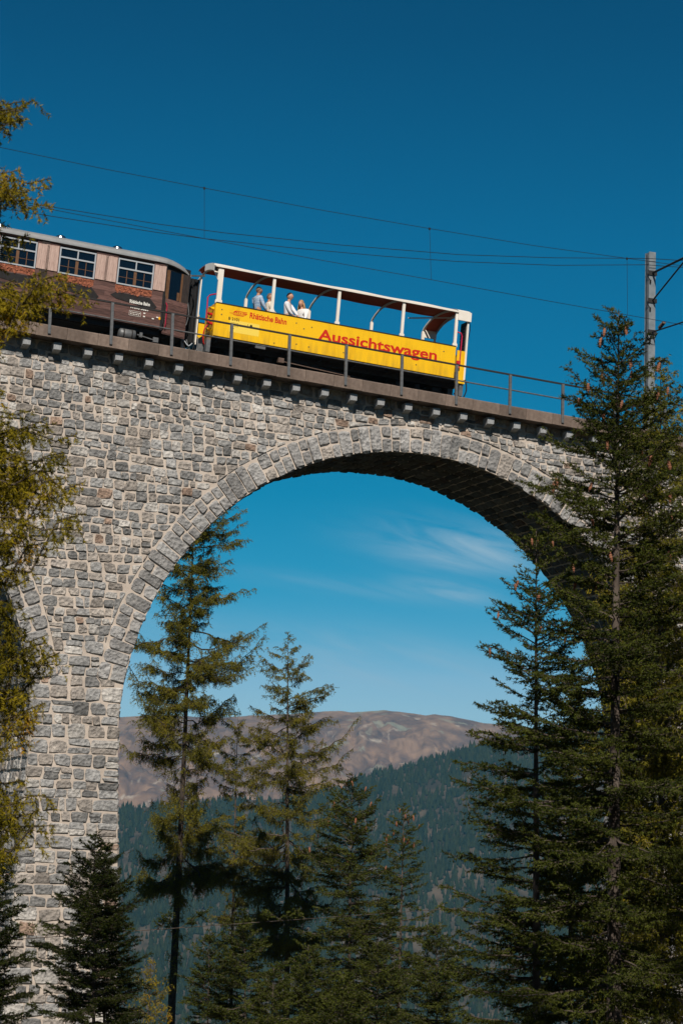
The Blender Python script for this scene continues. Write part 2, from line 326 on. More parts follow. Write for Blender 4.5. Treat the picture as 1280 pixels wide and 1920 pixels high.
mxs = sorted(set(list(np.linspace(-2300, 2300, 60))+list(np.linspace(-1150, 950, 250)))); mys = list(np.linspace(4700, 6300, 30))+list(np.linspace(6340, 8500, 170))+[8560, 8650, 8800, 9100]
tag(obj('mountain', grid_mesh(mxs, mys, mz), M['mountain'], smooth=True), kind='structure')
# forested hill on the right, in front of the ridge
HXp = [200, 420, 560, 620, 670, 720, 760, 800, 870, 940, 1100, 1300]
HYp = [1520, 1503, 1497, 1484, 1464, 1448, 1440, 1428, 1410, 1394, 1350, 1300]
YH = 4300
hil = [at(a, b, YH) for a, b in zip(HXp, HYp)]; hxs = [p.x for p in hil]; hzs = [p.z for p in hil]
def hz(x, y):
    top = ilerp(x, hxs, hzs); t = (y-2900)/(YH-2900)
    if t > 1: return top-(t-1)*500
    h = -262+(top+262)*max(0, t)**.9
    e = min(1, t*4)*min(1, (1-t)*4)
    return h+e*50*mn.noise(Vector((x*.006, y*.003, 4)))+e*16*mn.noise(Vector((x*.02, y*.01, 9)))
M['hill'] = pmat('hill_soil', (.045, .040, .028), (.13, .10, .07), .02, 1, contrast=(.4, .7), spec=.05)
tag(obj('forested_hill', grid_mesh(np.linspace(-1100, 1500, 131), list(np.linspace(2900, YH, 60))+[4400, 4600, 4900], hz), M['hill'], smooth=True), kind='structure')
def forest(name, fz, x0, x1, y0, y1, n, hh, seed, keep):
    rg = np.random.default_rng(seed); P = []
    X = rg.uniform(x0, x1, n); Y = rg.uniform(y0, y1, n)
    for x, y in zip(X, Y):
        z = fz(x, y)
        if keep(x, y, z): P.append((x, y, z))
    P = np.array(P); k = len(P); H = hh*rg.uniform(.45, 1.2, k)*rg.choice([1, 1, 1, 1.35], k); Rr = H*rg.uniform(.18, .29, k)
    ph = rg.uniform(0, 6, k)
    V = np.zeros((k, 6, 3))
    for j in range(5):
        jit = rg.uniform(.65, 1.25, k); an = j*math.pi*.4
        V[:, j, 0] = P[:, 0]+np.cos(an+ph)*Rr*jit; V[:, j, 1] = P[:, 1]+np.sin(an+ph)*Rr*jit; V[:, j, 2] = P[:, 2]+H*rg.uniform(-.08, .16, k)
    V[:, 5] = P+np.stack([rg.normal(0, .03, k)*H, rg.normal(0, .03, k)*H, H], 1)
    tri = [(j, (j+1) % 5, 5) for j in range(5)]
    Tt = (np.array(tri)[None]+(np.arange(k)*6)[:, None, None]).reshape(-1, 3)
    return tag(trimesh(name, V.reshape(-1, 3), Tt, M['farforest']), kind='stuff')
def trimesh(name, V, Tt, mat, parent=None):
    me = bpy.data.meshes.new(name); me.vertices.add(len(V)); me.vertices.foreach_set('co', np.ascontiguousarray(V, dtype=np.float32).ravel())
    me.loops.add(len(Tt)*3); me.loops.foreach_set('vertex_index', np.ascontiguousarray(Tt, dtype=np.int32).ravel())
    me.polygons.add(len(Tt)); me.polygons.foreach_set('loop_start', np.arange(0, len(Tt)*3, 3, dtype=np.int32))
    me.materials.append(mat); me.update(calc_edges=True); return link(name, me, parent)
def keep_hill(x, y, z):
    t = mn.noise(Vector((x*.03, y*.006, 0)))+.5*mn.noise(Vector((x*.08, y*.02, 4)))
    if x < 40 and z > 60: t += .5*mn.noise(Vector((x*.012, z*.02, 7)))+.35*min(1, (z-60)/80)*min(1, (40-x)/120)
    return t < .44 and y < YH+60
forest('forest', hz, -800, 900, 2950, YH+80, 44000, 14, 3, keep_hill)
def keep_mt(x, y, z):
    lim = 60+70*mn.noise(Vector((x*.004, 0, 1)))+45*mn.noise(Vector((x*.015, y*.003, 6)))-.10*(x+300)
    t = mn.noise(Vector((x*.012, y*.004, 2)))+.5*mn.noise(Vector((x*.05, y*.015, 8)))
    return z < lim and t < .28+(lim-z)*.004
forest('forest', mz, -1500, 900, 4750, 7600, 16000, 20, 5, keep_mt)
# haze
hb = MB(); hb.box(-3700, 3700, -150, 10700, -300, 640)
hm = bpy.data.materials.new('valley_haze'); hm.use_nodes = True; hm.node_tree.nodes.clear()
pv = hm.node_tree.nodes.new('ShaderNodeVolumePrincipled'); ho = hm.node_tree.nodes.new('ShaderNodeOutputMaterial')
pv.inputs['Color'].default_value = (.15, .58, .95, 1); pv.inputs['Density'].default_value = 4.2e-5
hm.node_tree.links.new(pv.outputs[0], ho.inputs['Volume'])
tag(obj('haze', hb, hm), kind='stuff')
# ------------------------------------------------------------------ viaduct, in its own frame: x along the face, y into it, z up
ZB = -12.0
rng = random.Random(11)
via = empty('stone_viaduct', CV+Vector((0, 0, ZB)), 'tall grey stone railway viaduct with a round arch and pale mortar joints', 'viaduct')
via.rotation_euler = (0, 0, A)
SL = -22.82
def deck(s): return ZD+G*s
def batter(z): return .045*max(0, CZ-z)
def opening(s, z):                      # inside an arch opening (with the slight batter of the piers)?
    for c in (0, SL):
        if z >= CZ:
            if (s-c)**2+(z-CZ)**2 < R0*R0: return True
        elif abs(s-c) < R0-batter(z): return True
    return False
core = MB()
def cv(s, n, z): return (s, n, z-ZB)
ss = []
for c in (SL, 0):
    ss += [c-R0*math.cos(math.pi*i/48) for i in range(49)]
ss = [-34.0]+ss+[24.0]; ss = sorted(set(round(x, 4) for x in ss))
TOPC = -.40
def arch_z(s):
    for c in (SL, 0):
        if abs(s-c) <= R0+1e-6: return CZ+math.sqrt(max(0, R0*R0-(s-c)**2))
    return None
for a, b in zip(ss[:-1], ss[1:]):
    m = (a+b)/2; za = arch_z(a); zb = arch_z(b)
    if arch_z(m) is None: continue
    for n, fl in ((0, 0), (W, 1)):
        q = [cv(a, n, za), cv(b, n, zb), cv(b, n, deck(b)+TOPC), cv(a, n, deck(a)+TOPC)]
        core.add(q if not fl else q[::-1], [(0, 1, 2, 3)])
    core.add([cv(a, 0, za), cv(a, W, za), cv(b, W, zb), cv(b, 0, zb)], [(0, 1, 2, 3)])
for l, r in ((-34.0-9, SL-R0), (SL+R0, -R0), (R0, 24.0)):
    bl = l if l in (-43.0,) else l-batter(ZB)*1; br = r if r == 24.0 else r+batter(ZB)
    for n, fl in ((0, 0), (W, 1)):
        q = [cv(bl, n, ZB), cv(br, n, ZB), cv(r, n, CZ), cv(r, n, deck(r)+TOPC), cv(l, n, deck(l)+TOPC), cv(l, n, CZ)]
        core.add(q if not fl else q[::-1], [(0, 1, 2, 3, 4, 5)])
    for b0, t0 in ((bl, l), (br, r)): core.add([cv(b0, 0, ZB), cv(b0, W, ZB), cv(t0, W, CZ), cv(t0, 0, CZ)], [(0, 1, 2, 3)])
core.add([cv(-43, 0, deck(-43)+TOPC), cv(24, 0, deck(24)+TOPC), cv(24, W, deck(24)+TOPC), cv(-43, W, deck(-43)+TOPC)], [(0, 1, 2, 3)])
obj('mortar_wall', core, M['mortar'], via)

def tone():
    q = rng.random()
    if q < .62: v = rng.uniform(.17, .40); c = (v*1.0, v*1.0, v*.985)           # blue-grey limestone
    elif q < .84: v = rng.uniform(.24, .42); c = (v*1.08, v*.98, v*.88)         # warm grey
    elif q < .97: v = rng.uniform(.40, .55); c = (v*1.03, v*.99, v*.93)         # pale
    else: v = rng.uniform(.24, .32); c = (v*1.20, v*.86, v*.66)                 # rusty pink
    return (*c, 1)
# a hewn stone: a rounded, bulging, uneven block filling the cell (u0..u1, v0..v1); fmap(u, v, out) -> local point
UU = [0, .07, .36, .66, .93, 1]; VV = [0, .10, .5, .90, 1]
def stone_geom(u0, u1, v0, v1, fmap, depth, skew=.03, push=None):
    w, h = u1-u0, v1-v0; vs = []
    cj = [[(rng.uniform(-1, 1)*min(skew, w*.12), rng.uniform(-1, 1)*min(skew, h*.12)) for _ in range(2)] for _ in range(2)]
    rad = min(w, h)*rng.uniform(.20, .44); ti, tj = rng.uniform(-.5, .5), rng.uniform(-.6, .35)
    for j, v in enumerate(VV):
        for i, u in enumerate(UU):
            x, y = u*w, v*h
            ex = min(x, w-x); ey = min(y, h-y)                        # round the corners
            if ex < rad and ey < rad:
                dx, dy = rad-ex, rad-ey; d = math.hypot(dx, dy)
                if d > rad:
                    k = rad/d; nx, ny = rad-dx*k, rad-dy*k
                    x = nx if u < .5 else w-nx; y = ny if v < .5 else h-ny
            bx = sum(cj[a][b][0]*((u if a else 1-u)*(v if b else 1-v)) for a in (0, 1) for b in (0, 1))
            by = sum(cj[a][b][1]*((u if a else 1-u)*(v if b else 1-v)) for a in (0, 1) for b in (0, 1))
            edge = i in (0, len(UU)-1) or j in (0, len(VV)-1)
            if edge: o = -.004
            bx += rng.uniform(-.012, .012); by += rng.uniform(-.013, .013)
            if edge: pass
            else: o = depth*(.55+.35*rng.random()+(u-.5)*ti+(v-.5)*tj)
            uu, vv = u0+x+bx, v0+y+by
            if push: uu, vv = push(uu, vv)
            vs.append(fmap(uu, vv, o))
    nu = len(UU)
    fs = [(j*nu+i, j*nu+i+1, (j+1)*nu+i+1, (j+1)*nu+i) for j in range(len(VV)-1) for i in range(nu-1)]
    return vs, fs
def face_map(u, v, o): return cv(u, -o, v)
stones = []          # (size in view, verts, faces, tone, name)
RING_T = .90; RE = R0+RING_T
TH0, TH1 = math.radians(9), math.radians(171)
def ring_push(c):
    def p(u, v):
        d = math.hypot(u-c, v-CZ); th = math.atan2(v-CZ, u-c)
        if v > CZ and TH0 < th < TH1 and d < RE+.03:
            k = (RE+.03)/d; return c+(u-c)*k, CZ+(v-CZ)*k
        return u, v
    return p
def in_ring(s, z, pad=0):
    for c in (0, SL):
        if z > CZ:
            th = math.atan2(z-CZ, s-c)
            if TH0 < th < TH1 and math.hypot(s-c, z-CZ) < RE+pad: return c
    return None
# voussoirs of both rings
ring_list = []
for c, t0, t1 in ((0, TH0, TH1), (SL, TH0, math.radians(100))):
    th = t0
    while th < t1:
        dth = rng.uniform(.30, .52)/RE
        if t1-th-dth < .25/RE: dth = t1-th
        g = .009
        def rmap(u, v, o, c=c):
            r = R0+v; return cv(c+r*math.cos(u), -o, CZ+r*math.sin(u))
        cuts = [0, RING_T]
        if rng.random() < .52: cuts = [0, rng.uniform(.40, .58)*RING_T, RING_T+rng.uniform(-.05, .03)]
        else: cuts = [0, RING_T+rng.uniform(-.08, .05)]
        for r0, r1 in zip(cuts[:-1], cuts[1:]):
            e0 = -rng.uniform(.0, .05) if r0 == 0 else .025
            # the stone's own frame, angle scaled to metres so corners round alike
            k = R0+.45
            def rm2(u, v, o, c=c, th=th): return rmap(th+u/k, v, o)
            vs, fs = stone_geom(g, dth*k-g, r0+e0, r1-.02, rm2, rng.uniform(.05, .10), .014)
            q = rng.random(); v_ = rng.uniform(.25, .42)
            tn = (v_*1.01, v_*1.0, v_*.985, 1) if q < .7 else tone()
            ring_list.append((vs, fs, tn))
        th += dth
# wall courses
def course_z(k, s): return k
def grade_w(z): return min(1, max(0, (z-9.5)/5.5))
z = ZB+.4; courses = []
while z < 17.5:
    h = rng.choice([.22, .25, .27, .29, .31, .34]) if z > 6 else rng.choice([.27, .31, .36, .42, .48, .52])
    courses.append((z, h)); z += h
wall_cells = []
def lev(z0, s):                                     # course line at nominal height z0 (upper ones follow the grade of the track)
    return z0+G*(s)*grade_w(z0)+.03*math.sin(s*.9+z0*3.1)*(1 if z0 > CZ else .5)
JW = .010
for z0, h in courses:
    zm0 = lev(z0+h/2, -8)
    hw = None
    if zm0 < CZ: hw = R0-batter(zm0)
    elif zm0 < CZ+R0: hw = math.sqrt(R0*R0-(zm0-CZ)**2)
    ov = .035
    iv = [(-21.0, 16.0)] if hw is None else [(-21.0, SL-hw+ov), (SL+hw-ov, -hw+ov), (hw-ov, 16.0)]
    for i0, i1 in iv:
        s = i0
        if i1-i0 < .2: continue
        if i0 == -21.0: s += rng.uniform(0, .4)
        while s < i1-.01:
            w = min(max(h*rng.choice([rng.uniform(.9, 1.5), rng.uniform(1.2, 2.1)]), .22), .85)
            if i1-s-w < .24: w = i1-s
            if w > 1.0: w *= .5
            a, b = s, s+w; s = b
            mid = (a+b)/2; zm = lev(z0+h/2, mid)
            if zm+h/2 > deck(mid)-.42+.28: continue
            if hw is not None and opening(mid, zm): continue
            if in_ring(mid, zm, -.10) is not None: continue
            parts = [(0, h)]
            if h > .30 and rng.random() < .13: q = h*rng.uniform(.4, .6); parts = [(0, q), (q, h)]
            if rng.random() < .10 and b-a > .5: cutx = [(a, a+(b-a)*rng.uniform(.35, .65))]; cutx.append((cutx[0][1], b))
            else: cutx = [(a, b)]
            for p0, p1 in parts:
                for c0, c1 in cutx: wall_cells.append((c0, c1, z0+p0, z0+p1))
def wall_stone(a, b, z0, z1):
    mid = (a+b)/2
    top = z1
    near = None
    for c in (0, SL):
        if math.hypot(mid-c, lev((z0+z1)/2, mid)-CZ) < RE+.7: near = c
    push = None
    if near is not None:
        pr = ring_push(near); push = pr
    def fm(u, v, o):
        return face_map(u, v, o)
    def pp(u, v):
        v = lev(v, u)
        if push: u, v = push(u, v)
        return u, v
    j = JW*rng.uniform(.6, 1.9); z0 += rng.uniform(-.022, .022); z1 += rng.uniform(-.022, .022)
    return stone_geom(a+j, b-j, z0+j*.85, z1-j*.85, fm, rng.uniform(.03, .075), .05, pp)
for cell in wall_cells:
    vs, fs = wall_stone(*cell); stones.append((vs, fs, tone(), cell))
STONE_SHARED = {}
def stone_obj(name, vs, fs, tn):
    c = np.mean(np.array(vs), axis=0); me = bpy.data.meshes.new(name)
    me.from_pydata([tuple(np.array(v)-c) for v in vs], [], fs); me.materials.append(M['stone'])
    at_ = me.attributes.new('tone', 'FLOAT_COLOR', 'POINT'); at_.data.foreach_set('color', list(tn)*len(vs)); me.update()
    o = link(name, me, via); o.location = c; return o
def stone_mass(name, lst):
    m = MB(); cols = []
    for vs, fs, tn in lst: m.add(vs, fs); cols += list(tn)*len(vs)
    me = m.mesh(name, M['stone']); at_ = me.attributes.new('tone', 'FLOAT_COLOR', 'POINT'); at_.data.foreach_set('color', cols)
    return tag(link(name, me, via), kind='stuff')
def in_view(cell):
    a, b, z0, z1 = cell; mid = (a+b)/2; zz = lev((z0+z1)/2, mid)
    if not (-13.9 < mid < 9.5 and zz > -3): return -1
    if mid < -12.2 and 3 < zz < 12.5: return -1
    if mid < -9.4 and zz < -.5: return -1
    if mid > 6.5: return -1
    return (b-a)*(z1-z0)
order = sorted(range(len(stones)), key=lambda i: -in_view(stones[i][3]))
for i in order[:300]: stone_obj('stone', *stones[i][:3])
rest = [stones[i][:3] for i in order[300:]]
# rough stones of the soffits and of the pier sides
def soffit_map(c):
    def f(u, v, o): r = R0-o; return cv(c+r*math.cos(v/R0), u, CZ+r*math.sin(v/R0))
    return f
def side_map(sgn, edge):
    def f(u, v, o): return cv(edge+sgn*(batter(v))-(0)+(-o if sgn < 0 else o)*1.0, u, v)
    return f
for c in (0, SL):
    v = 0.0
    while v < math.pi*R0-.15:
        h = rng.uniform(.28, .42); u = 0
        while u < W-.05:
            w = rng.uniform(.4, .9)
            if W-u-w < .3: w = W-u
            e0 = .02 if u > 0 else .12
            rest.append((*stone_geom(u+e0, u+w-.02, v+.02, v+h-.02, soffit_map(c), rng.uniform(.04, .09), .02), tuple(q*(.36 if c == 0 else .8) for q in tone()[:3])+(1,))); u += w  # soffit tones scaled down: the arch shade is put into the stone colour
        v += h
for sgn, edge in ((-1, SL+R0), (-1, R0), (1, -R0)):
    v = ZB+.3
    while v < CZ-.1:
        h = rng.choice([.30, .36, .42]); u = 0.0
        if v+h > CZ: h = CZ-v
        while u < W-.05:
            w = rng.uniform(.4, .85)
            if W-u-w < .3: w = W-u
            rest.append((*stone_geom(u+(.05 if u == 0 else .03), u+w-.03, v+.025, v+h-.025, side_map(sgn, edge), rng.uniform(.05, .10), .03), tone())); u += w
        v += h
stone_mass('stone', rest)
for vs, fs, tn in ring_list: stone_obj('arch_stone', vs, fs, tn)
# corbels and the concrete edge slabs
cb = MB()
for k in range(1):
    cb.prism([(-.13, 0), (.13, 0), (.13, .24), (-.13, .24)], -.42, .05)
cvs = [(-.13, -.42, .02), (.13, -.42, .02), (.12, -.40, -.20), (-.12, -.40, -.20), (-.13, .06, .02), (.13, .06, .02), (.12, .06, -.30), (-.12, .06, -.30)]
cb = MB(); cb.add(cvs, [(0, 3, 2, 1), (4, 5, 6, 7), (0, 1, 5, 4), (1, 2, 6, 5), (2, 3, 7, 6), (3, 0, 4, 7)])
cme = cb.mesh('corbel', M['corbel'])
SP, C0 = 1.0202, -13.6913
for k in range(-16, 33):
    s = C0+SP*k
    if s > 19: break
    o = link('corbel', cme, via); o.location = cv(s, 0, deck(s)-.51); o.rotation_euler = (0, 0, rng.uniform(-.03, .03))
slab_meshes = []
for k in range(5):
    m = MB(); x0, x1 = 0.004, SP-.004; y0 = -.60+rng.uniform(-.008, .008)
    j = [rng.uniform(-.008, .008) for _ in range(8)]
    b = .02
    m.add([(x0, y0, -.39+j[0]), (x1, y0, -.39+j[1]), (x1, y0, -.03), (x0, y0, -.03), (x0, y0+b, 0), (x1, y0+b, 0), (x1, .35, 0), (x0, .35, 0), (x1, .35, -.39), (x0, .35, -.39)],
          [(0, 1, 2, 3), (3, 2, 5, 4), (4, 5, 6, 7), (7, 6, 8, 9), (9, 8, 1, 0), (0, 3, 4, 7, 9), (1, 8, 6, 5, 2)])
    slab_meshes.append(m.mesh('edge_slab', M['concrete']))
for k in range(-16, 33):
    s = C0+SP*k+.25
    if s > 19: break
    o = link('edge_slab', slab_meshes[rng.randrange(5)], via); o.location = cv(s, 0, deck(s)+rng.uniform(-.004, .004)); o.rotation_euler = (0, math.atan(-G), 0)
# far kerb and the ballast bed between
kb = MB(); kb.add([cv(s, n, deck(s)+h) for s in (-42, 22) for n, h in ((W-.35, -.395), (W+.6, -.395), (W+.6, 0), (W-.35, 0))],
                  [(0, 1, 2, 3), (7, 6, 5, 4), (0, 4, 5, 1), (1, 5, 6, 2), (2, 6, 7, 3), (3, 7, 4, 0)])
obj('far_kerb', kb, M['concrete'], via)
# ------------------------------------------------------------------ railing
rail = empty('railing', wp(-14, -.55, deck(-14)-.3), 'thin grey steel railing with two bars along the viaduct edge', 'railing')
rail.rotation_euler = (0, 0, A)
def rl(s, n, h): return (s+14, n+.55, deck(s)+h-(deck(-14)-.3))
pm = MB(); pm.box(-.045, .045, -.006, .006, -.30, 1.08); pm.box(-.045, -.033, .006, .07, -.30, 1.08); pme = pm.mesh('post', M['steel'])
SPP, P0 = 2.0345, -10.9918
for k in range(-6, 14):
    s = P0+SPP*k; o = link('post', pme, rail); o.location = rl(s, -.635, 0)
m = MB(); m.bar(rl(-24, -.55, 1.10), rl(16, -.55, 1.10), .07, .05); obj('top_rail', m, M['dark'], rail)
m = MB(); m.tube([rl(-24, -.56, .56), rl(16, -.56, .56)], .025, 8); obj('middle_rail', m, M['steel'], rail)
# ------------------------------------------------------------------ track
trk = empty('railway_track', wp(0, 2.45, deck(0)), 'rusty railway track on ballast under the wagons', 'railway track')
gam = math.atan(-G)
TRM = Matrix.Translation(wp(0, 2.45, ZD)) @ Matrix.Rotation(A, 4, 'Z') @ Matrix.Rotation(gam, 4, 'Y')
trk.matrix_world = TRM
for y in (-.5, .5):
    m = MB(); m.prism([(-42, .05), (22, .05), (22, .07), (-42, .07)], y-.06, y+.06); m.prism([(-42, .07), (22, .07), (22, .16), (-42, .16)], y-.01, y+.01); m.prism([(-42, .16), (22, .16), (22, .20), (-42, .20)], y-.03, y+.03)
    obj('rail', m, M['rust'], trk)
sm = MB(); sm.box(-.11, .11, -.95, .95, -.12, .05); sme = sm.mesh('sleeper', M['wood_tie'])
for k in range(-52, 30): o = link('sleeper', sme, trk); o.location = (k*.68, 0, 0)
M['ballast'] = pmat('ballast', (.06, .055, .05), (.20, .19, .18), 22, .95, .04, 30)
bm_ = MB(); xs_ = np.linspace(-42, 22, 257); ys_ = np.linspace(-1.95, 1.95, 21)
v = [(x, y, -.04+.04*mn.noise(Vector((x*7, y*7, 0)))) for y in ys_ for x in xs_]; nx = len(xs_)
bm_.add(v, [(j*nx+i, j*nx+i+1, (j+1)*nx+i+1, (j+1)*nx+i) for j in range(20) for i in range(nx-1)])
tag(obj('ballast', bm_, M['ballast'], trk), kind='stuff')
# ------------------------------------------------------------------ wagons
def wagon_empty(name, L0, label, cat, group=None):
    e = empty(name, (0, 0, 0), label, cat, group); e.matrix_world = TRM @ Matrix.Translation((L0, 0, 0)); return e
def text_obj(name, body, x0, x1, z0, z1, y, mat, parent, bold=.0, shear=0):
    cu = bpy.data.curves.new('t', 'FONT'); cu.body = body; cu.offset = bold; cu.extrude = .0; cu.fill_mode = 'FRONT'; cu.shear = shear; cu.resolution_u = 4
    t = bpy.data.objects.new('t', cu); COL.objects.link(t); bpy.context.view_layer.update()
    me = bpy.data.meshes.new_from_object(t.evaluated_get(bpy.context.evaluated_depsgraph_get()))
    bpy.data.objects.remove(t); co = np.array([v.co[:] for v in me.vertices]); a, b = co.min(0), co.max(0)
    for v in me.vertices:
        v.co = (x0+(v.co.x-a[0])/(b[0]-a[0])*(x1-x0), y, z0+(v.co.y-a[1])/(b[1]-a[1])*(z1-z0))
    me.materials.clear(); me.materials.append(mat); return link(name, me, parent)
def plate(mb, pts, y, t=.002): mb.prism(pts, y-t, y)
def logo(name, x0, z0, w, h, y, mat, parent):              # a leaning railcar nose between two speed lines
    m = MB()
    P = lambda u, v: (x0+u*w, z0+v*h)
    plate(m, [P(0, .30), P(.95, .30), P(.95, .40), P(0, .38)], y)
    plate(m, [P(.25, .02), P(.78, .02), P(.86, .18), P(.18, .18)], y)
    plate(m, [P(.18, .50), P(.30, .92), P(.38, 1.0), P(1.0, 1.0), P(1.0, .86), P(.40, .86), P(.30, .50)], y)
    plate(m, [P(.74, .50), P(1.0, .50), P(1.0, .74), P(.74, .74)], y)
    for k in range(3): plate(m, [P(.36+k*.12, .52), P(.44+k*.12, .52), P(.45+k*.12, .74), P(.37+k*.12, .74)], y)
    return obj(name, m, mat, parent)
def chamfer_box(x0, x1, y0, y1, z0, z1, c=.02):
    m = MB(); m.prism([(x0+c, z0), (x1-c, z0), (x1, z0+c), (x1, z1-c), (x1-c, z1), (x0+c, z1), (x0, z1-c), (x0, z0+c)], y0, y1); return m
def wheelset(parent, L, y=0):
    for s in (-1, 1):
        m = MB(); cen = (L, s*.52, .55); prof = [(.0, .05), (.12, .06), (.13, .05), (.30, .02), (.34, .06), (.375, .06), (.375, -.02), (.41, -.03), (.41, -.07), (.30, -.07), (0, -.07)]
        vs = []; n = 20
        for r, d in prof:
            for k in range(n): q = 2*math.pi*k/n; vs.append((L+max(r, .001)*math.cos(q), s*(.52+d), .56+max(r, .001)*math.sin(q)))
        fs = [(i*n+k, i*n+(k+1) % n, (i+1)*n+(k+1) % n, (i+1)*n+k) for i in range(len(prof)-1) for k in range(n)]
        m.add(vs, fs); obj('wheel', m, M['dark'], parent, True)
    m = MB(); m.tube([(L, -.5, .56), (L, .5, .56)], .06, 8); obj('axle', m, M['dark'], parent)
def bogie(parent, L):
    for d in (-.7, .7): wheelset(parent, L+d)
    m = MB()
    for s in (-.78, .78):
        m.prism([(L-1.1, .50), (L-.95, .62), (L-.4, .52), (L+.4, .52), (L+.95, .62), (L+1.1, .50), (L+1.1, .42), (L+.4, .36), (L-.4, .36), (L-1.1, .42)], s-.05, s+.05)
        for d in (-.7, .7): m.box(L+d-.14, L+d+.14, s-.09, s+.09, .46, .72)
        m.tube([(L, s, .40), (L, s, .75)], .10, 10)
    m.box(L-.2, L+.2, -.8, .8, .45, .60); return obj('bogie_frame', m, M['dark'], parent)
# ---- the yellow open wagon
YL0 = -2.6/math.cos(gam)
yw = wagon_empty('open_wagon', YL0, 'yellow open sightseeing wagon with white posts, canopy and red lettering', 'railway wagon', 'train crossing the viaduct')
XA, XB, XE = -4.53, 4.36, 4.74; HB, HT, HE = 1.02, 2.15, 3.42
bays = [XA, -2.53, -.14, 2.28, XB]
for a, b in zip(bays[:-1], bays[1:]):
    obj('side_panel', chamfer_box(a+.0025, b-.0025, -1.50, -1.46, HB, HT, .006), M['yellow'], yw)
    obj('side_panel', chamfer_box(a+.0025, b-.0025, 1.46, 1.50, HB, HT, .006), M['yellow'], yw)
for s in (-1, 1):
    m = MB(); m.box(XA, XB, s*1.48-.035, s*1.48+.035, HT, HT+.03); obj('top_rail', m, M['ink'], yw)  # dark cap colour stands for the shadow line along the side
for y0, y1 in ((-1.46, -.42), (.42, 1.46)):
    m = MB(); m.box(XA, XA+.04, y0, y1, HB-.06, HT); obj('end_panel', m, M['yellow'], yw)
m = MB(); m.box(XA, XE, -1.44, 1.44, .96, 1.25); obj('floor', m, M['dark'], yw)
# rivets and small fittings on the side
for x, z in ((-1.62, 1.95), (-1.05, 1.90), (-1.33, 1.80), (-1.55, 1.22), (-1.1, 1.20), (.18, 1.22), (2.9, 1.25), (-4.30, 1.95), (-4.30, 1.78), (-2.35, 1.12), (3.9, 1.9)):
    m = MB(); m.tube([(x, -1.50, z), (x, -1.512, z)], .022, 8); obj('bolt', m, M['rust'], yw)
bow_y = [-1.5, -1.35, -1.1, -.75, -.35, .1, .5, .9, 1.2, 1.38, 1.48, 1.5]
bow_z = [3.40, 3.49, 3.575, 3.65, 3.70, 3.725, 3.715, 3.66, 3.57, 3.49, 3.42, 3.30]
for i, x in enumerate(bays):
    xx = x+(.09 if i == 0 else (-.05 if i == 4 else 0)); wpost = .085 if i == 0 else .05
    m = MB(); m.prism([(xx-wpost-.035, HT), (xx+wpost+.035, HT), (xx+wpost+.035, HT+.10), (xx+wpost, HT+.14), (xx+wpost, HE-.06), (xx-wpost, HE-.06), (xx-wpost, HT+.14), (xx-wpost-.035, HT+.10)], -1.50, -1.43)
    obj('post', m, M['white'], yw)
    m = MB(); m.box(xx-.05, xx+.05, 1.44, 1.52, HT, HE-.10); obj('post', m, M['white'], yw)
    m = MB()
    pts = [(xx, y, z-.045) for y, z in zip(bow_y, bow_z)]
    for p, q in zip(pts[:-1], pts[1:]): m.bar(p, q, .06, .05, up=(1, 0, 0))
    obj('roof_bow', m, M['white'], yw)
# canvas canopy over the near half, rolled back from the far side
m = MB(); ny = 8; sy = bow_y[:ny-1]+[.55]
yy = np.linspace(-1.5, .55, 10); zz = np.interp(yy, bow_y, bow_z)
nxx = 41; xx_ = np.linspace(XA-.12, XB, nxx); dip = .012*np.sin(xx_*2.6)
vs = [(x, y, z+.008+d*(1 if 0 < k < 9 else 0)) for x, d in zip(xx_, dip) for k, (y, z) in enumerate(zip(yy, zz))]
fs = [(i*10+k, i*10+k+1, (i+1)*10+k+1, (i+1)*10+k) for i in range(nxx-1) for k in range(9)]
m.add(vs, fs, 0); m.add([(x, y, z+.03) for x, y, z in vs], [f[::-1] for f in fs], 1)
obj('canopy', m, [M['red_under'], M['white']], yw)
m = MB(); m.tube([(x, .60, 3.74+.01*math.sin(x*3)) for x in np.linspace(XA, XB, 30)], .055, 8); obj('rolled_canvas', m, M['red_under'], yw)
m = MB(); m.prism([(XA-.14, HE-.035), (XB, HE-.035), (XB, HE+.012), (XA-.14, HE+.012)], -1.555, -1.505); obj('eave_rail', m, M['white'], yw)
# left end hoop with its gusset
m = MB(); nb = len(bow_y); out = list(zip(bow_y, bow_z))[:5]; nb = 5
for x0, x1 in ((XA-.16, XA-.02),):
    vs = [(x, y, z+.03) for x in (x0, x1) for y, z in out]+[(x, y, z-.20) for x in (x0, x1) for y, z in out]
    fs = []
    for k in range(nb-1):
        fs += [(k, k+1, nb+k+1, nb+k), (2*nb+k, 3*nb+k, 3*nb+k+1, 2*nb+k+1), (k, 2*nb+k, 2*nb+k+1, k+1), (nb+k, nb+k+1, 3*nb+k+1, 3*nb+k)]
    m.add(vs, fs)
obj('end_hoop', m, M['white'], yw)
m = MB(); m.add([(XA-.02, -1.49, 3.36), (XA-.02, -1.49, 2.95), (XA-.02, -.75, 3.55), (XA+.02, -1.49, 3.36), (XA+.02, -1.49, 2.95), (XA+.02, -.75, 3.55)], [(0, 1, 2), (5, 4, 3), (0, 3, 4, 1), (1, 4, 5, 2), (2, 5, 3, 0)]); obj('gusset', m, M['white'], yw)
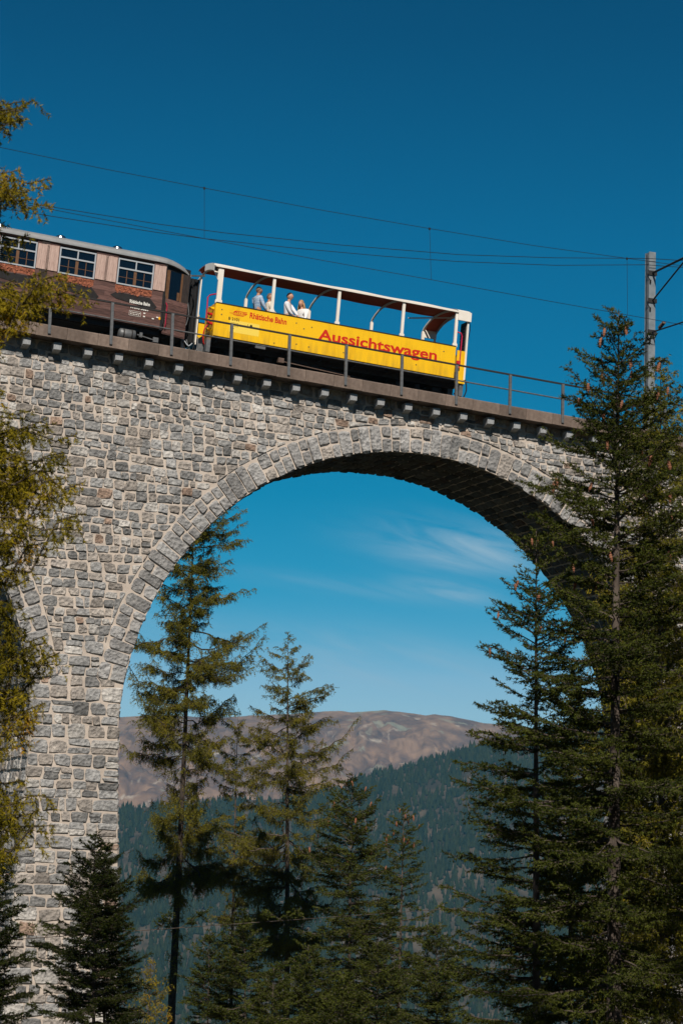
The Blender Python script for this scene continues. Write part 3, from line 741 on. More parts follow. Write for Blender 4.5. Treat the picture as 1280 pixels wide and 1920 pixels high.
# right end platform with its own roof
m = MB(); yy = np.array(bow_y); zz = np.array(bow_z); vs = [(x, y, z+.006) for x in (XB, XE+.1) for y, z in zip(yy, zz)]; n_ = len(yy)
fs = [(k, k+1, n_+k+1, n_+k) for k in range(n_-1)]; m.add(vs, fs, 0); m.add([(x, y, z+.04) for x, y, z in vs], [f[::-1] for f in fs], 1)
m.add([(vs[k][0], vs[k][1], vs[k][2]-.14) for k in range(n_, 2*n_)]+[(vs[k][0]+.01, vs[k][1], vs[k][2]+.035) for k in range(n_, 2*n_)], [(k, k+1, n_+k+1, n_+k) for k in range(n_-1)], 1)
obj('platform_roof', m, [M['red_under'], M['white']], yw)
m = MB(); m.box(XB-.02, XE+.10, -1.55, -1.50, HE-.30, HE+.03); obj('roof_fascia', m, M['white'], yw)
m = MB(); m.box(XB-.02, XE+.10, 1.46, 1.50, HE-.30, HE-.02); obj('roof_fascia', m, M['white'], yw)
m = MB(); m.bar((XB-.03, -1.40, 3.22), (XB-.9, .9, 3.56), .05, .04); obj('roof_strut', m, M['white'], yw)
for y in (-1.44, 1.44):
    m = MB(); m.box(XE, XE+.06, y-.04, y+.04, HB, HE-.28); obj('end_post', m, M['white'], yw)
m = MB(); m.box(XE-.02, XE+.02, -1.38, -.95, 2.1, HE-.28); obj('end_screen', m, M['dark'], yw)
for k in range(9):
    m = MB(); m.box(XE-.03, XE+.03, -1.37, -.96, 2.16+k*.105, 2.20+k*.105); obj('screen_slat', m, M['black'], yw)
m = MB(); m.box(XE-.30, XE-.05, -1.46, -1.42, HB-.14, 2.05); obj('end_panel', m, M['yellow'], yw)
m = MB(); m.box(XE-.04, XE+.06, -1.46, -.6, HB-.14, 2.05); obj('end_panel', m, M['yellow'], yw)
m = MB(); m.box(XE-.04, XE+.06, .6, 1.46, HB-.14, 2.05); obj('end_panel', m, M['yellow'], yw)
m = MB(); m.tube([(4.44, -1.47, 1.35), (4.52, -1.53, 1.40), (4.54, -1.54, 2.55), (4.50, -1.52, 2.66), (4.36, -1.47, 2.70)], .022, 7); obj('handrail', m, M['magenta'], yw)
m = MB(); m.tube([(XA-.03, -1.20, 1.5), (XA-.20, -1.22, 1.55), (XA-.22, -1.22, 2.36), (XA-.16, -1.25, 2.44), (XA, -1.42, 2.47)], .024, 7); obj('handrail', m, M['magenta'], yw)
m = MB(); m.box(4.42, 4.56, -1.53, -1.47, 1.55, 1.66); obj('tail_lamp', m, M['redhose'], yw)
def hose(name, pts, r, mat, parent):
    m = MB(); P = [Vector(p) for p in pts]; C = []
    for i in range(len(P)-1):
        p0, p1, p2, p3 = P[max(i-1, 0)], P[i], P[i+1], P[min(i+2, len(P)-1)]
        for t in (0, .25, .5, .75):
            C.append(.5*((2*p1)+(p2-p0)*t+(2*p0-5*p1+4*p2-p3)*t*t+(3*p1-p0-3*p2+p3)*t**3))
    C.append(P[-1]); m.tube(C, r, 6); return obj(name, m, mat, parent, True)
hose('hose', [(XE+.06, -.9, 1.95), (XE+.18, -1.0, 1.75), (XE+.14, -1.0, 1.3), (XE+.12, -.95, .95)], .02, M['redhose'], yw)
hose('hose', [(XE+.06, -.7, 1.5), (XE+.32, -.8, 1.3), (XE+.42, -.85, .85), (XE+.28, -.8, .48), (XE+.05, -.7, .52)], .024, M['black'], yw)
hose('hose', [(XE+.04, -.5, 1.9), (XE+.22, -.5, 2.0), (XE+.16, -.55, 1.5), (XE+.25, -.5, 1.0), (XE+.1, -.5, .7)], .018, M['magenta'], yw)
hose('hose', [(XE+.1, -1.3, 3.3), (XE+.17, -1.35, 2.9), (XE+.12, -1.2, 2.2)], .012, M['black'], yw)
for k, (x, y, z) in enumerate(((XA-.10, -1.30, 1.98), (XA-.12, -1.22, 1.80), (XA-.10, -1.12, 1.62), (XA-.12, -1.32, 1.45), (XA-.1, -1.15, 1.28))):
    m = MB(); m.tube([(x+.1, y, z), (x-.03, y-.02, z)], .05, 8); m.tube([(x-.03, y-.12, z), (x-.03, y+.12, z+.05)], .025, 6); obj('brake_cock', m, M['redhose'] if k % 2 else M['yellow'], yw)
hose('hose', [(XA-.08, -1.2, 1.5), (XA-.25, -1.25, 1.2), (XA-.22, -1.2, .8), (XA-.06, -1.1, .7)], .022, M['redhose'], yw)
m = MB(); m.box(XA-.16, XA-.02, -1.36, -1.18, .55, .95); obj('step_plate', m, M['concrete'], yw)
for x in (XA-.05, XE+.02):
    m = MB(); m.box(x-.10, x+.10, -.35, .35, .55, .95); m.tube([(x-.2, 0, .72), (x+.2, 0, .72)], .12, 10); obj('coupler', m, M['steel'], yw)
    m = MB(); m.box(x-.12, x+.02, -1.4, -1.15, .45, .86); obj('corner_step', m, M['steel'], yw)
m = MB()
for y in (-.9, .9): m.box(XA+.1, XE-.1, y-.05, y+.05, .78, .98)
for x in np.linspace(XA+.2, XE-.2, 8): m.box(x-.04, x+.04, -1.3, 1.3, .88, .97)
m.bar((-1.9, -.95, .80), (2.2, -.95, .48), .04, .04); m.bar((-1.2, -.95, .45), (2.6, -.95, .45), .05, .05)
obj('underframe', m, M['dark'], yw)
m = MB(); m.bar((-2.0, -1.2, .62), (.6, -1.2, .50), .03, .03); m.box(-2.05, -1.85, -1.25, -1.1, .56, .72); m.bar((.9, -1.2, .40), (2.1, -1.2, .34), .03, .03); m.box(1.95, 2.3, -1.26, -1.12, .30, .46); obj('brake_rod', m, M['rust'], yw)
m = MB(); m.box(-2.98, -2.62, -1.44, -1.38, .86, 1.0); obj('foot_step', m, M['steel'], yw)
for x in (-3.0, 3.3): bogie(yw, x)
for x0 in (-3.9, -2.5, -1.1, .3, 1.7, 3.1):                         # slatted benches across the wagon
    for y0, y1 in ((-1.35, -.35), (.35, 1.35)):
        m = MB(); m.box(x0, x0+.42, y0, y1, 1.66, 1.70); m.box(x0-.03, x0, y0, y1, 1.7, 2.1); m.box(x0+.05, x0+.09, y0+.05, y0+.1, 1.25, 1.66); m.box(x0+.05, x0+.09, y1-.1, y1-.05, 1.25, 1.66); obj('bench', m, M['muntin'], yw)
# lettering
def LH(px, py, n=.95):
    s, z = unproj(px, py, n); h = z-(ZD+G*s); return ((s-0)/math.cos(gam)-YL0-math.sin(gam)*h, h)
text_obj('lettering', 'Aussichtswagen', -.79, 3.66, 1.40, 1.905, -1.503, M['red'], yw, .026)
text_obj('lettering', 'Rhätische Bahn', -3.30, -1.97, 1.82, 2.03, -1.503, M['red'], yw, .03)
logo('emblem', -4.02, 1.83, .62, .17, -1.500, M['red'], yw)
m = MB(); plate(m, [(-3.98, 1.24), (-2.92, 1.24), (-2.92, 1.66), (-3.98, 1.66)], -1.500, .0015); obj('data_panel', m, M['pale_yellow'], yw)
text_obj('lettering', 'B 2101', -4.04, -3.66, 1.64, 1.745, -1.504, M['ink'], yw, .02)
m = MB()
def smallprint(m, x0, z0, w, h, y):
    t = .008
    for a, b, c, d in ((x0, x0+w, z0, z0+t), (x0, x0+w, z0+h-t, z0+h), (x0, x0+t, z0, z0+h), (x0+w-t, x0+w, z0, z0+h)): plate(m, [(a, c), (b, c), (b, d), (a, d)], y, .0012)
    r = random.Random(int(x0*100)); 
    for j in range(2):
        x = x0+.04
        while x < x0+w-.06:
            l = r.uniform(.02, .05); plate(m, [(x, z0+h*(.25+.35*j)), (x+l, z0+h*(.25+.35*j)), (x+l, z0+h*(.4+.35*j)), (x, z0+h*(.4+.35*j))], y, .0012); x += l+.02
smallprint(m, -3.94, 1.44, .26, .13, -1.502)
for x, z, w_ in ((-3.62, 1.50, .16), (-3.35, 1.56, .06), (-3.93, 1.36, .14)):
    for k in range(int(w_/.04)): plate(m, [(x+k*.04, z), (x+k*.04+.028, z), (x+k*.04+.028, z+.03), (x+k*.04, z+.03)], -1.502, .0012)
m.add([(-3.22+.045*math.cos(q*math.pi/6), -1.5035, 1.56+.045*math.sin(q*math.pi/6)) for q in range(12)], [tuple(range(12))[::-1]])
obj('data_print', m, M['ink'], yw)
# ---- the brown wagon with the painted timber-hut side
BL0 = -12.6/math.cos(gam)
bw = wagon_empty('passenger_wagon', BL0, 'brown closed wagon dressed as a weathered timber hut with pale shutters', 'railway wagon', 'train crossing the viaduct')
def bx_(s, h=2.2): return s/math.cos(gam)-BL0-math.sin(gam)*h
X1 = bx_(-8.80); X2 = bx_(-7.86); X0 = -8.6; ZB0, ZT = .93, 3.24
side = []
wins = [(bx_(-12.44, 2.6), bx_(-11.21, 2.6)), (bx_(-10.45, 2.6), bx_(-9.21, 2.6))]
p = wins[1][0]-wins[0][0]; wins = [(wins[0][0]-p*k, wins[0][1]-p*k) for k in (3, 2, 1)]+wins
WZ0, WZ1 = 2.18, 3.07
m = MB(); m.box(X0, X1-.06, -1.40, 1.46, ZB0-.02, ZT-.02); obj('wagon_body', m, M['post_wood'], bw)
z = ZB0; rr_ = random.Random(4)
while z < ZT-.02:
    h = min(rr_.uniform(.13, .19), ZT-z); spans = [(X0, X1)]
    if z+h > WZ0-.02 and z < WZ1:
        spans = []; x = X0
        for a, b in wins: spans.append((x, a)); x = b
        spans.append((x, X1))
        if z < WZ0 and z+h > WZ0: h = max(.05, WZ0-z-.0); spans = [(X0, X1)]
    for a, b in spans:
        x = a
        while x < b-.01:
            l = rr_.uniform(1.2, 2.6); e = min(b, x+l)
            if b-e < .4: e = b
            obj('plank', chamfer_box(x+.002, e-.002, -1.452-rr_.uniform(0, .006), -1.40, z+.002, z+h-.002, .006), M['plank'], bw); x = e
    z += h
for a, b in wins:
    f = MB(); t = .045
    f.box(a, b, -1.475, -1.41, WZ0, WZ0+t); f.box(a, b, -1.475, -1.41, WZ1-t, WZ1); f.box(a, a+t, -1.475, -1.41, WZ0+t, WZ1-t); f.box(b-t, b, -1.475, -1.41, WZ0+t, WZ1-t)
    zt = WZ0+.60*(WZ1-WZ0); f.box(a+t, b-t, -1.475, -1.41, zt, zt+.05); f.box((a+b)/2-.02, (a+b)/2+.02, -1.475, -1.41, zt+.05, WZ1-t)
    wf = obj('window', f, M['window_frame'], bw)
    g = MB(); g.box(a+t, b-t, -1.43, -1.425, WZ0+t, zt); g.box(a+t, b-t, -1.435, -1.43, zt+.05, WZ1-t); obj('pane', g, M['glass'], wf)
    mu = MB(); c_ = (a+b)/2; mu.box(c_-.05, c_+.05, -1.445, -1.436, WZ0+t, zt)
    for xm in (a+.27*(b-a), a+.75*(b-a)): mu.box(xm-.012, xm+.012, -1.442, -1.436, WZ0+t, zt)
    mu.box(a+t, b-t, -1.4405, -1.4355, WZ0+.26, WZ0+.275); obj('muntin', mu, M['muntin'], wf)
    for x0, x1 in ((a-.44, a-.03), (b+.02, b+.42)):
        if x1 > X1: x1 = X1-.05
        sh = empty('shutter', ((x0+x1)/2, -1.46, WZ0)); sh.parent = bw
        for k in range(3):
            q = chamfer_box(x0+(x1-x0)*k/3+.002-(x0+x1)/2, x0+(x1-x0)*(k+1)/3-.002-(x0+x1)/2, -.026, 0, .03, WZ1-WZ0-.02+rr_.uniform(0, .02), .005); obj('board', q, M['shutter'], sh)
    # orange geraniums over a window box's shadow, drawn as a dark printed panel
    fl = MB(); rz = random.Random(int(a*100))
    for k in range(60):
        x = rz.uniform(a+.05, b-.02); z_ = WZ0-.05-abs(rz.gauss(0, .10)); r_ = rz.uniform(.025, .06)
        z_ = max(z_, WZ0-.27)
        fl.add([(x-r_, -1.462-rz.uniform(0, .03), z_), (x, -1.47-rz.uniform(0, .03), z_-r_), (x+r_, -1.462-rz.uniform(0, .03), z_), (x, -1.462-rz.uniform(0, .03), z_+r_)], [(0, 1, 2, 3)])
    fl.box(a-.02, b, -1.464, -1.455, WZ0-.24, WZ0-.03)
    tag(obj('flowers', fl, M['flower'], bw), kind='stuff')
    pb = MB(); pb.prism([(a-.16, WZ0-.40), (a+.02, WZ0-.28), (b-.05, WZ0-.28), (b+.22, WZ0-.55), (b+.10, WZ0-.66), (a+.05, WZ0-.50)], -1.467, -1.455); obj('printed_box_shadow', pb, M['boxshade'], bw)
for s in (-12.95, -17.2):
    m = MB(); x = bx_(s); m.box(x-.13, x+.13, -1.475, -1.40, ZB0+.05, ZT-.06); obj('corner_log', m, M['post_wood'], bw)
m = MB(); m.box(X1-.05, X1+.02, -1.47, 1.47, ZB0-.05, ZT); obj('corner_post', m, M['black'], bw)
# tapered vestibule
v0 = Vector((X1+.06, -1.36, 0)); v1 = Vector((X2, -1.12, 0))
def vest(name, t0, t1, z0, z1, mat, d=.0, th=.05, parent=None):
    a = v0.lerp(v1, t0); b = v0.lerp(v1, t1); nrm = Vector((b.y-a.y, -(b.x-a.x), 0)).normalized(); nrm = -nrm if nrm.y > 0 else nrm
    m = MB(); q = [a+nrm*d, b+nrm*d, b+nrm*(d-th), a+nrm*(d-th)]
    m.add([(p_.x, p_.y, z_) for z_ in (z0, z1) for p_ in q], [(3, 2, 1, 0), (4, 5, 6, 7), (0, 1, 5, 4), (1, 2, 6, 5), (2, 3, 7, 6), (3, 0, 4, 7)])
    return obj(name, m, mat, parent or bw)
vest('vestibule_wall', 0, 1, .80, 2.02, M['plank'], 0); vest('vestibule_wall', 0, 1, 3.0, 3.2, M['black'], -.003)
for k in range(7): vest('plank', 0.02, .98, .84+k*.17, 1.0+k*.17, M['plank'], .008, .02)
vest('door_frame', .0, .14, 2.02, 3.0, M['muntin'], .004); vest('door_frame', .62, .70, 2.02, 3.0, M['muntin'], .004); vest('vestibule_wall', .70, 1, 2.02, 3.0, M['post_wood'], .002)
wpn = vest('window', .14, .62, 2.02, 3.0, M['glass'], -.01)
vest('curtain', .50, .60, 2.04, 2.32, M['muntin'], .001, .008)
m = MB(); m.box(X1, X2, -1.05, 1.4, .85, 3.1); obj('vestibule', m, M['dark'], bw)
m = MB(); m.tube([(X1+.03, -1.47, 1.0), (X1+.03, -1.52, 1.1), (X1+.03, -1.52, 2.0), (X1+.03, -1.47, 2.1)], .015, 6); obj('handrail', m, M['dark'], bw)
m = MB(); m.tube([(X1+.14, -1.42, 1.0), (X1+.14, -1.46, 1.1), (X1+.14, -1.46, 1.75), (X1+.10, -1.42, 1.85)], .014, 6); obj('handrail', m, M['magenta'], bw)
# silver roof, rounded across and drooping at its end
prof = [(-1.52, 3.18), (-1.52, 3.235), (-1.46, 3.33), (-1.30, 3.43), (-1.0, 3.52), (-.5, 3.59), (0, 3.61), (.5, 3.59), (1.0, 3.52), (1.3, 3.43), (1.46, 3.33), (1.52, 3.235), (1.52, 3.18)]
xsr = list(np.linspace(X0, X1-.3, 14))+[X1, X1+.25, X1+.5, X1+.72, X1+.88, X2+.05]
m = MB(); vs = []; n_ = len(prof)
for x in xsr:
    e = max(0, (x-X1+.3)/(X2+.05-X1+.3)); k = 1-.30*e**2; d = .34*e**2.4
    for y, z in prof: vs.append((x, y*k, 3.18+(z-3.18)*(1-.25*e*e)-d*.62))
fs = [(i*n_+k, (i+1)*n_+k, (i+1)*n_+k+1, i*n_+k+1) for i in range(len(xsr)-1) for k in range(n_-1)]
fs += [tuple(range((len(xsr)-1)*n_, len(xsr)*n_))]
m.add(vs, fs); m.add([vs[i*n_] for i in range(len(xsr))]+[vs[i*n_+n_-1] for i in range(len(xsr))], [(i, i+1, len(xsr)+i+1, len(xsr)+i) for i in range(len(xsr)-1)])
obj('roof', m, M['silver'], bw)
for s in (-12.25, -10.3, -14.3, -16.3):
    x = bx_(s, 3.5); m = MB(); vs = []; n_ = 14
    for r, z in ((.17, 3.44), (.17, 3.60), (.15, 3.63), (.10, 3.655), (.001, 3.665)):
        for k in range(n_): q = 2*math.pi*k/n_; vs.append((x+r*math.cos(q), -.75+r*math.sin(q), z))
    m.add(vs, [(i*n_+k, i*n_+(k+1) % n_, (i+1)*n_+(k+1) % n_, (i+1)*n_+k) for i in range(4) for k in range(n_)]); obj('roof_vent', m, M['chrome'], bw, True)
# underframe
m = MB()
m.box(X0, X1+.3, -1.1, 1.1, .72, .92)
for y in (-1.2, 1.2): m.box(X0, X1, y-.04, y+.04, .74, .90)
m.box(-3.0, -1.0, -1.1, 1.1, .35, .72)
obj('underframe', m, M['dark'], bw)
xt = bx_(-9.95, .7); m = MB(); m.tube([(xt-.30, -1.18, .60), (xt-.27, -1.18, .60), (xt-.25, -1.18, .60), (xt+.25, -1.18, .60), (xt+.27, -1.18, .60), (xt+.30, -1.18, .60)], [.10, .17, .19, .19, .17, .10], 14); obj('air_tank', m, M['steel'], bw, True)
for d in (-.14, .14): m = MB(); m.tube([(xt+d-.02, -1.18, .60), (xt+d+.02, -1.18, .60)], .205, 14); obj('tank_strap', m, M['dark'], bw)
m = MB(); m.bar((xt+.35, -1.2, .66), (xt+1.0, -1.2, .56), .03, .03); m.box(xt+.42, xt+.52, -1.25, -1.15, .58, .76); m.box(xt+.9, xt+1.08, -1.25, -1.15, .50, .66); obj('brake_rod', m, M['steel'], bw)
for x in (bx_(-9.6, .5), -6.0): bogie(bw, x)
# print on its side
logo('emblem', bx_(-10.42, 1.8), 1.66, .40, .10, -1.462, M['whiteprint'], bw)
text_obj('lettering', 'Rhätische Bahn', bx_(-9.98, 1.75), bx_(-9.28, 1.75), 1.615, 1.735, -1.469, M['whiteprint'], bw, .03)
text_obj('lettering', 'WR-S 3821', bx_(-9.97, 1.6), bx_(-9.33, 1.6), 1.44, 1.545, -1.469, M['whiteprint'], bw, .04)
m = MB(); smallprint(m, bx_(-9.98, 1.4), 1.20, .40, .17, -1.463)
for x, z in ((bx_(-9.5, 1.3), 1.33), (bx_(-9.5, 1.3), 1.22), (bx_(-9.2, 1.2), 1.20), (bx_(-9.05, 1.2), 1.27)): plate(m, [(x, z), (x+.07, z), (x+.07, z+.04), (x, z+.04)], -1.463, .0012)
obj('data_print', m, M['whiteprint'], bw)
m = MB(); xo = bx_(-8.93, 1.25); plate(m, [(xo+.05*math.cos(q*math.pi/8), 1.27+.05*math.sin(q*math.pi/8)) for q in range(16)], -1.462, .0015); obj('orange_mark', m, M['orange'], bw)
# gangway between the two wagons
for k in range(7):
    x = X2+.10+k*.055; q = .9-.02*(k % 2)*2
    m = MB(); m.box(x, x+.04, -.62 if k % 2 else -.66, .62 if k % 2 else .66, .85, 3.08); obj('bellows_fold', m, M['black'], bw)
m = MB(); m.box(X2+.02, X2+.10, -.80, -.66, .55, 3.12); obj('gangway_post', m, M['window_frame'], bw)
m = MB(); m.box(X2+.50, X2+.54, -.72, -.60, .8, 3.14); obj('gangway_post', m, M['white'], bw)
m = MB(); m.bar((X2+.02, -1.0, 3.05), (X2+.62, -.70, 3.22), .06, .05); obj('gangway_hook', m, M['steel'], bw)
hose('cable', [(X2+.02, -1.0, 2.9), (X2+.20, -1.02, 2.55), (X2+.12, -.98, 2.0), (X2+.10, -.9, 1.4)], .02, M['black'], bw)
hose('cable', [(X2+.02, -1.05, 2.1), (X2+.06, -1.12, 1.7), (X2+.03, -1.1, 1.35), (X2-.06, -1.1, 1.2)], .016, M['steel'], bw)
hose('cable', [(X2+.12, -.95, .85), (X2+.30, -1.0, .45), (X2+.50, -1.0, .55), (X2+.52, -.95, 1.0)], .02, M['steel'], bw)
hose('cable', [(X2, -.95, .8), (X2+.10, -1.0, .5), (X2+.32, -1.0, .42), (X2+.42, -.95, .8)], .02, M['black'], bw)
hose('cable', [(X2+.05, -1.0, .78), (X2+.18, -1.05, .62), (X2+.32, -1.02, .74)], .018, M['window_frame'], bw)
# ------------------------------------------------------------------ overhead line
pole = empty('catenary_mast', wp(11.98, 5.2, ZD-1.2), 'grey steel catenary mast standing beyond the right end of the viaduct', 'mast')
pole.rotation_euler = (0, 0, A)
ph = 23.35-(ZD-1.2)
def taperH(m, y0, y1, w0, w1, x0, x1): pass
m = MB(); m.box(-.145, .145, -.16, -.14, 0, ph); m.box(-.145, .145, .14, .16, 0, ph); m.box(-.135, .135, -.14, .14, 0, ph-.02); obj('column', m, M['pole'], pole)
m = MB(); m.box(-.15, -.135, -.06, .06, 0, ph-.1); obj('earth_strip', m, M['steel'], pole)
def arm(y0, z0, y1, z1, r, name='cantilever_arm'):
    m = MB(); m.tube([(0, y0, z0), (0, y1, z1)], r, 7); m.box(-.19, .19, -.20, -.17, z0-.09, z0+.09); return obj(name, m, M['dark'], pole)
zc = lambda h: (ZD+G*12+h)-(ZD-1.2)
arm(-.19, 22.50-(ZD-1.2), -2.9, 22.50-(ZD-1.2)-.02+.05, .045); arm(-.19, 21.40-(ZD-1.2), -2.75, 22.46-(ZD-1.2), .032)
arm(-.19, 20.15-(ZD-1.2), -2.9, zc(4.9)+.28, .03)
m = MB(); z_ = 20.15-(ZD-1.2)+.06
for k in range(4): m.tube([(0, -.75-.1*k, z_+.035*k), (0, -.79-.1*k, z_+.045*k)], .075, 10)
obj('insulator', m, M['rust'], pole)
for z_ in (22.5, 21.4, 20.15):
    m = MB(); zz_ = z_-(ZD-1.2); m.tube([(-.22, -.15, zz_), (-.22, -.15, zz_-.12), (-.10, -.19, zz_-.3)], .015, 5); m.box(-.13, -.07, -.21, -.17, zz_-.42, zz_-.28); obj('bracket', m, M['black'], pole)
def wire(name, pts, n, r, label, ext=True):
    P = []
    for px, py in pts:
        s, z_ = unproj(px, py, n); P.append(Vector((s, n, z_)))
    if ext:
        P.insert(0, P[0]+(P[0]-P[1])*1.2); P.append(P[-1]+(P[-1]-P[-2])*1.2)
    Cc = []
    for i in range(len(P)-1):
        p0, p1, p2, p3 = P[max(i-1, 0)], P[i], P[i+1], P[min(i+2, len(P)-1)]
        for t in (0, .34, .67): Cc.append(p1.lerp(p2, t))
    Cc.append(P[-1]); base = wp(0, 0, 0)
    m = MB(); m.tube(Cc, r, 5); o = obj(name, m, M['black']); o.location = (CX, CY, 0); o.rotation_euler = (0, 0, A)
    return tag(o, label, 'overhead wire')
mes = wire('messenger_wire', [(36, 283), (200, 317), (383, 352), (600, 393), (805, 428), (1000, 460), (1175, 484), (1280, 498)], 2.45, .010, 'topmost overhead wire, sagging above both wagons')
con = wire('contact_wire', [(96, 392), (299, 431), (384, 447), (600, 487), (808, 524), (1000, 559), (1270, 607)], 2.45, .010, 'lowest overhead wire, running straight down over the yellow roof')
wire('feeder_wire', [(107, 389), (299, 420), (420, 436), (640, 459), (860, 477), (1040, 483), (1211, 484), (1280, 488)], 4.95, .012, 'upper of two level wires that meet the mast top')
wire('feeder_wire', [(78, 402), (299, 436), (384, 447), (555, 465), (720, 480), (860, 490), (1040, 497), (1211, 496), (1280, 501)], 4.95, .012, 'lower of two level wires that meet the mast top')
for (x0, y0), (x1, y1) in (((383, 352), (383, 447)), ((805, 428), (808, 524)), ((1175, 484), (1176, 590))):
    a_ = unproj(x0, y0, 2.45); b_ = unproj(x1, y1, 2.45)
    m = MB(); m.tube([(a_[0], 2.45, a_[1]), (b_[0], 2.45, b_[1])], .007, 5); m.box(a_[0]-.03, a_[0]+.03, 2.43, 2.47, a_[1]-.05, a_[1]+.03); obj('dropper', m, M['black'], mes)
# ------------------------------------------------------------------ people on the yellow wagon
def skin_mesh(name, verts, edges, radii, mat, parent, sub=1, root=0):
    me = bpy.data.meshes.new(name); me.from_pydata([tuple(v) for v in verts], edges, []); me.update()
    o = link(name, me, parent); md = o.modifiers.new('s', 'SKIN'); md.use_smooth_shade = True
    for i, r in enumerate(radii):
        sv = me.skin_vertices[0].data[i]; sv.radius = (r, r) if not isinstance(r, tuple) else r; sv.use_root = (i == root)
    sb = o.modifiers.new('b', 'SUBSURF'); sb.levels = sub; sb.render_levels = sub
    bpy.context.view_layer.update()
    ev = o.evaluated_get(bpy.context.evaluated_depsgraph_get()); m2 = bpy.data.meshes.new_from_object(ev)
    o.modifiers.clear(); o.data = m2; m2.materials.clear(); m2.materials.append(mat); m2.shade_smooth(); return o
def head_mb(m, c, r=.098):
    # a head with brow, nose, lips, chin and ears; faces +x
    n, k = 16, 12; vs = []
    for i in range(k+1):
        t = math.pi*i/k; zz = math.cos(t); rr = math.sin(t)
        for j in range(n):
            q = 2*math.pi*j/n; x, y = rr*math.cos(q), rr*math.sin(q)*.82; z = zz*1.22
            if z < -.2: x = x*(1-.22*(-z-.2))+.10*(-z-.2); y *= 1-.30*(-z-.2)
            f = max(0, math.cos(q)) if rr > .3 else 0; side = abs(math.sin(q))
            if f > .9 and -.35 < z < .15: x += .22*(1-abs(z+.15)/.3 if abs(z+.15) < .3 else 0)      # nose
            if f > .7 and .12 < z < .40: x += .05                                                  # brow
            if f > .8 and -.75 < z < -.5: x += .05                                                # lips
            if f > .8 and z < -.9: x += .08                                                       # chin
            if side > .93 and -.25 < z < .2: y *= 1.14                                             # ears
            vs.append((c[0]+r*x*1.05, c[1]+r*y, c[2]+r*z))
    fs = [(i*n+j, i*n+(j+1) % n, (i+1)*n+(j+1) % n, (i+1)*n+j) for i in range(k) for j in range(n)]
    m.add(vs, fs)
def person(loc, face, sit, label, shirt, hair, skin, trousers, hands, hair_kind='short', look=0, sleeve=.75, lean=0):
    root = bpy.data.objects.new('person', None); COL.objects.link(root); root.parent = yw
    W_ = yw.matrix_world @ Matrix.Translation(loc); root.parent = None
    root.matrix_world = Matrix.Translation(W_.to_translation()) @ Matrix.Rotation(A+face, 4, 'Z')
    tag(root, label, 'person', 'passengers on the open wagon')
    hz = .50 if sit else .94
    V = [(0, 0, hz)]; E = []; Rr = [(.15, .12)]
    def add(p, r, par): V.append(p); Rr.append(r); E.append((par, len(V)-1)); return len(V)-1
    c1 = add((.01+lean*.12, 0, hz+.22), (.14, .105), 0); c2 = add((.0+lean*.24, 0, hz+.42), (.155, .11), c1); nk = add((lean*.28-.005, 0, hz+.545), (.075, .07), c2)
    n2 = add((.02+lean*.30, 0, hz+.63), (.055, .055), nk); hd = add((.03+lean*.32, 0, hz+.70), (.06, .07), n2)
    arms = {}
    for s in (-1, 1):
        sh = add((lean*.26, s*.20, hz+.495), .066, c2)
        if hands and hands.get(s) is not None: h = Vector(hands[s])
        else: h = Vector((.18, s*.24, hz+.02))
        shp = Vector(V[sh]); mid = (shp+h)/2; d = (h-shp).length; drop = math.sqrt(max(.0, .29**2-(d/2)**2)); el = mid+Vector((-.3, s*.55, -.75)).normalized()*min(drop, .2)
        e = add(tuple(el), .043, sh); fa = add(tuple(el.lerp(h, .75)), .034, e); wr = add(tuple(el.lerp(h, .98)), .027, fa)
        arms[s] = (sh, e, fa, wr, el, h)
        dr = (h-el).normalized(); side = dr.cross(Vector((0, 0, 1))).normalized()
        pm_ = add(tuple(h+dr*.05), (.036, .018), wr)
        for q, L in ((-.030, .065), (-.010, .078), (.011, .074), (.031, .058)):
            k1 = add(tuple(h+dr*(.05+L*.5)+side*q+Vector((0, 0, -.006))), .0095, pm_); add(tuple(h+dr*(.05+L*.9)+side*q*1.1+Vector((0, 0, -.035))), .008, k1)
        t1 = add(tuple(h+dr*.03-side*s*.045), .011, wr); add(tuple(h+dr*.065-side*s*.055+Vector((0, 0, -.012))), .009, t1)
    for s in (-1, 1):
        hip = add((0, s*.095, hz-.05), .095, 0)
        if sit: kn = add((.43, s*.11, hz-.0), .062, hip); an = add((.42, s*.11, .10), .042, kn)
        else: kn = add((.02, s*.10, .50), .064, hip); an = add((-.01, s*.10, .09), .043, kn)
        add((V[an][0]+.16, s*.11, .04), .036, an)
    body = skin_mesh('body', V, E, Rr, skin, root, 1)
    # one skin surface plus a modelled head on the same mesh
    hm = MB(); hc = (.045+lean*.33, 0, hz+.765); head_mb(hm, (0, 0, 0), .108); rot = Matrix.Rotation(look, 3, 'Z')
    hm.v = [tuple(rot@Vector(v)+Vector(hc)) for v in hm.v]
    v0 = [tuple(v.co) for v in body.data.vertices]; f0 = [tuple(p.vertices) for p in body.data.polygons]
    bm2 = MB(); bm2.add(v0, f0); bm2.add(hm.v, hm.f); old = body.data; body.data = bm2.mesh('body', skin, True)
    ey = MB()
    for s in (-1, 1):
        p = rot@Vector((.092, s*.034, .018))+Vector(hc); ey.tube([p-rot@Vector((.012, 0, 0)), p+rot@Vector((.006, 0, 0))], .011, 8)
    obj('eyes', ey, M['black'], root, True)
    # shirt: the same torso and arms, a little larger, ending at collar and cuffs
    SV = []; SE = []; SR = []
    def sadd(p, r, par=None):
        SV.append(p); SR.append(r)
        if par is not None: SE.append((par, len(SV)-1))
        return len(SV)-1
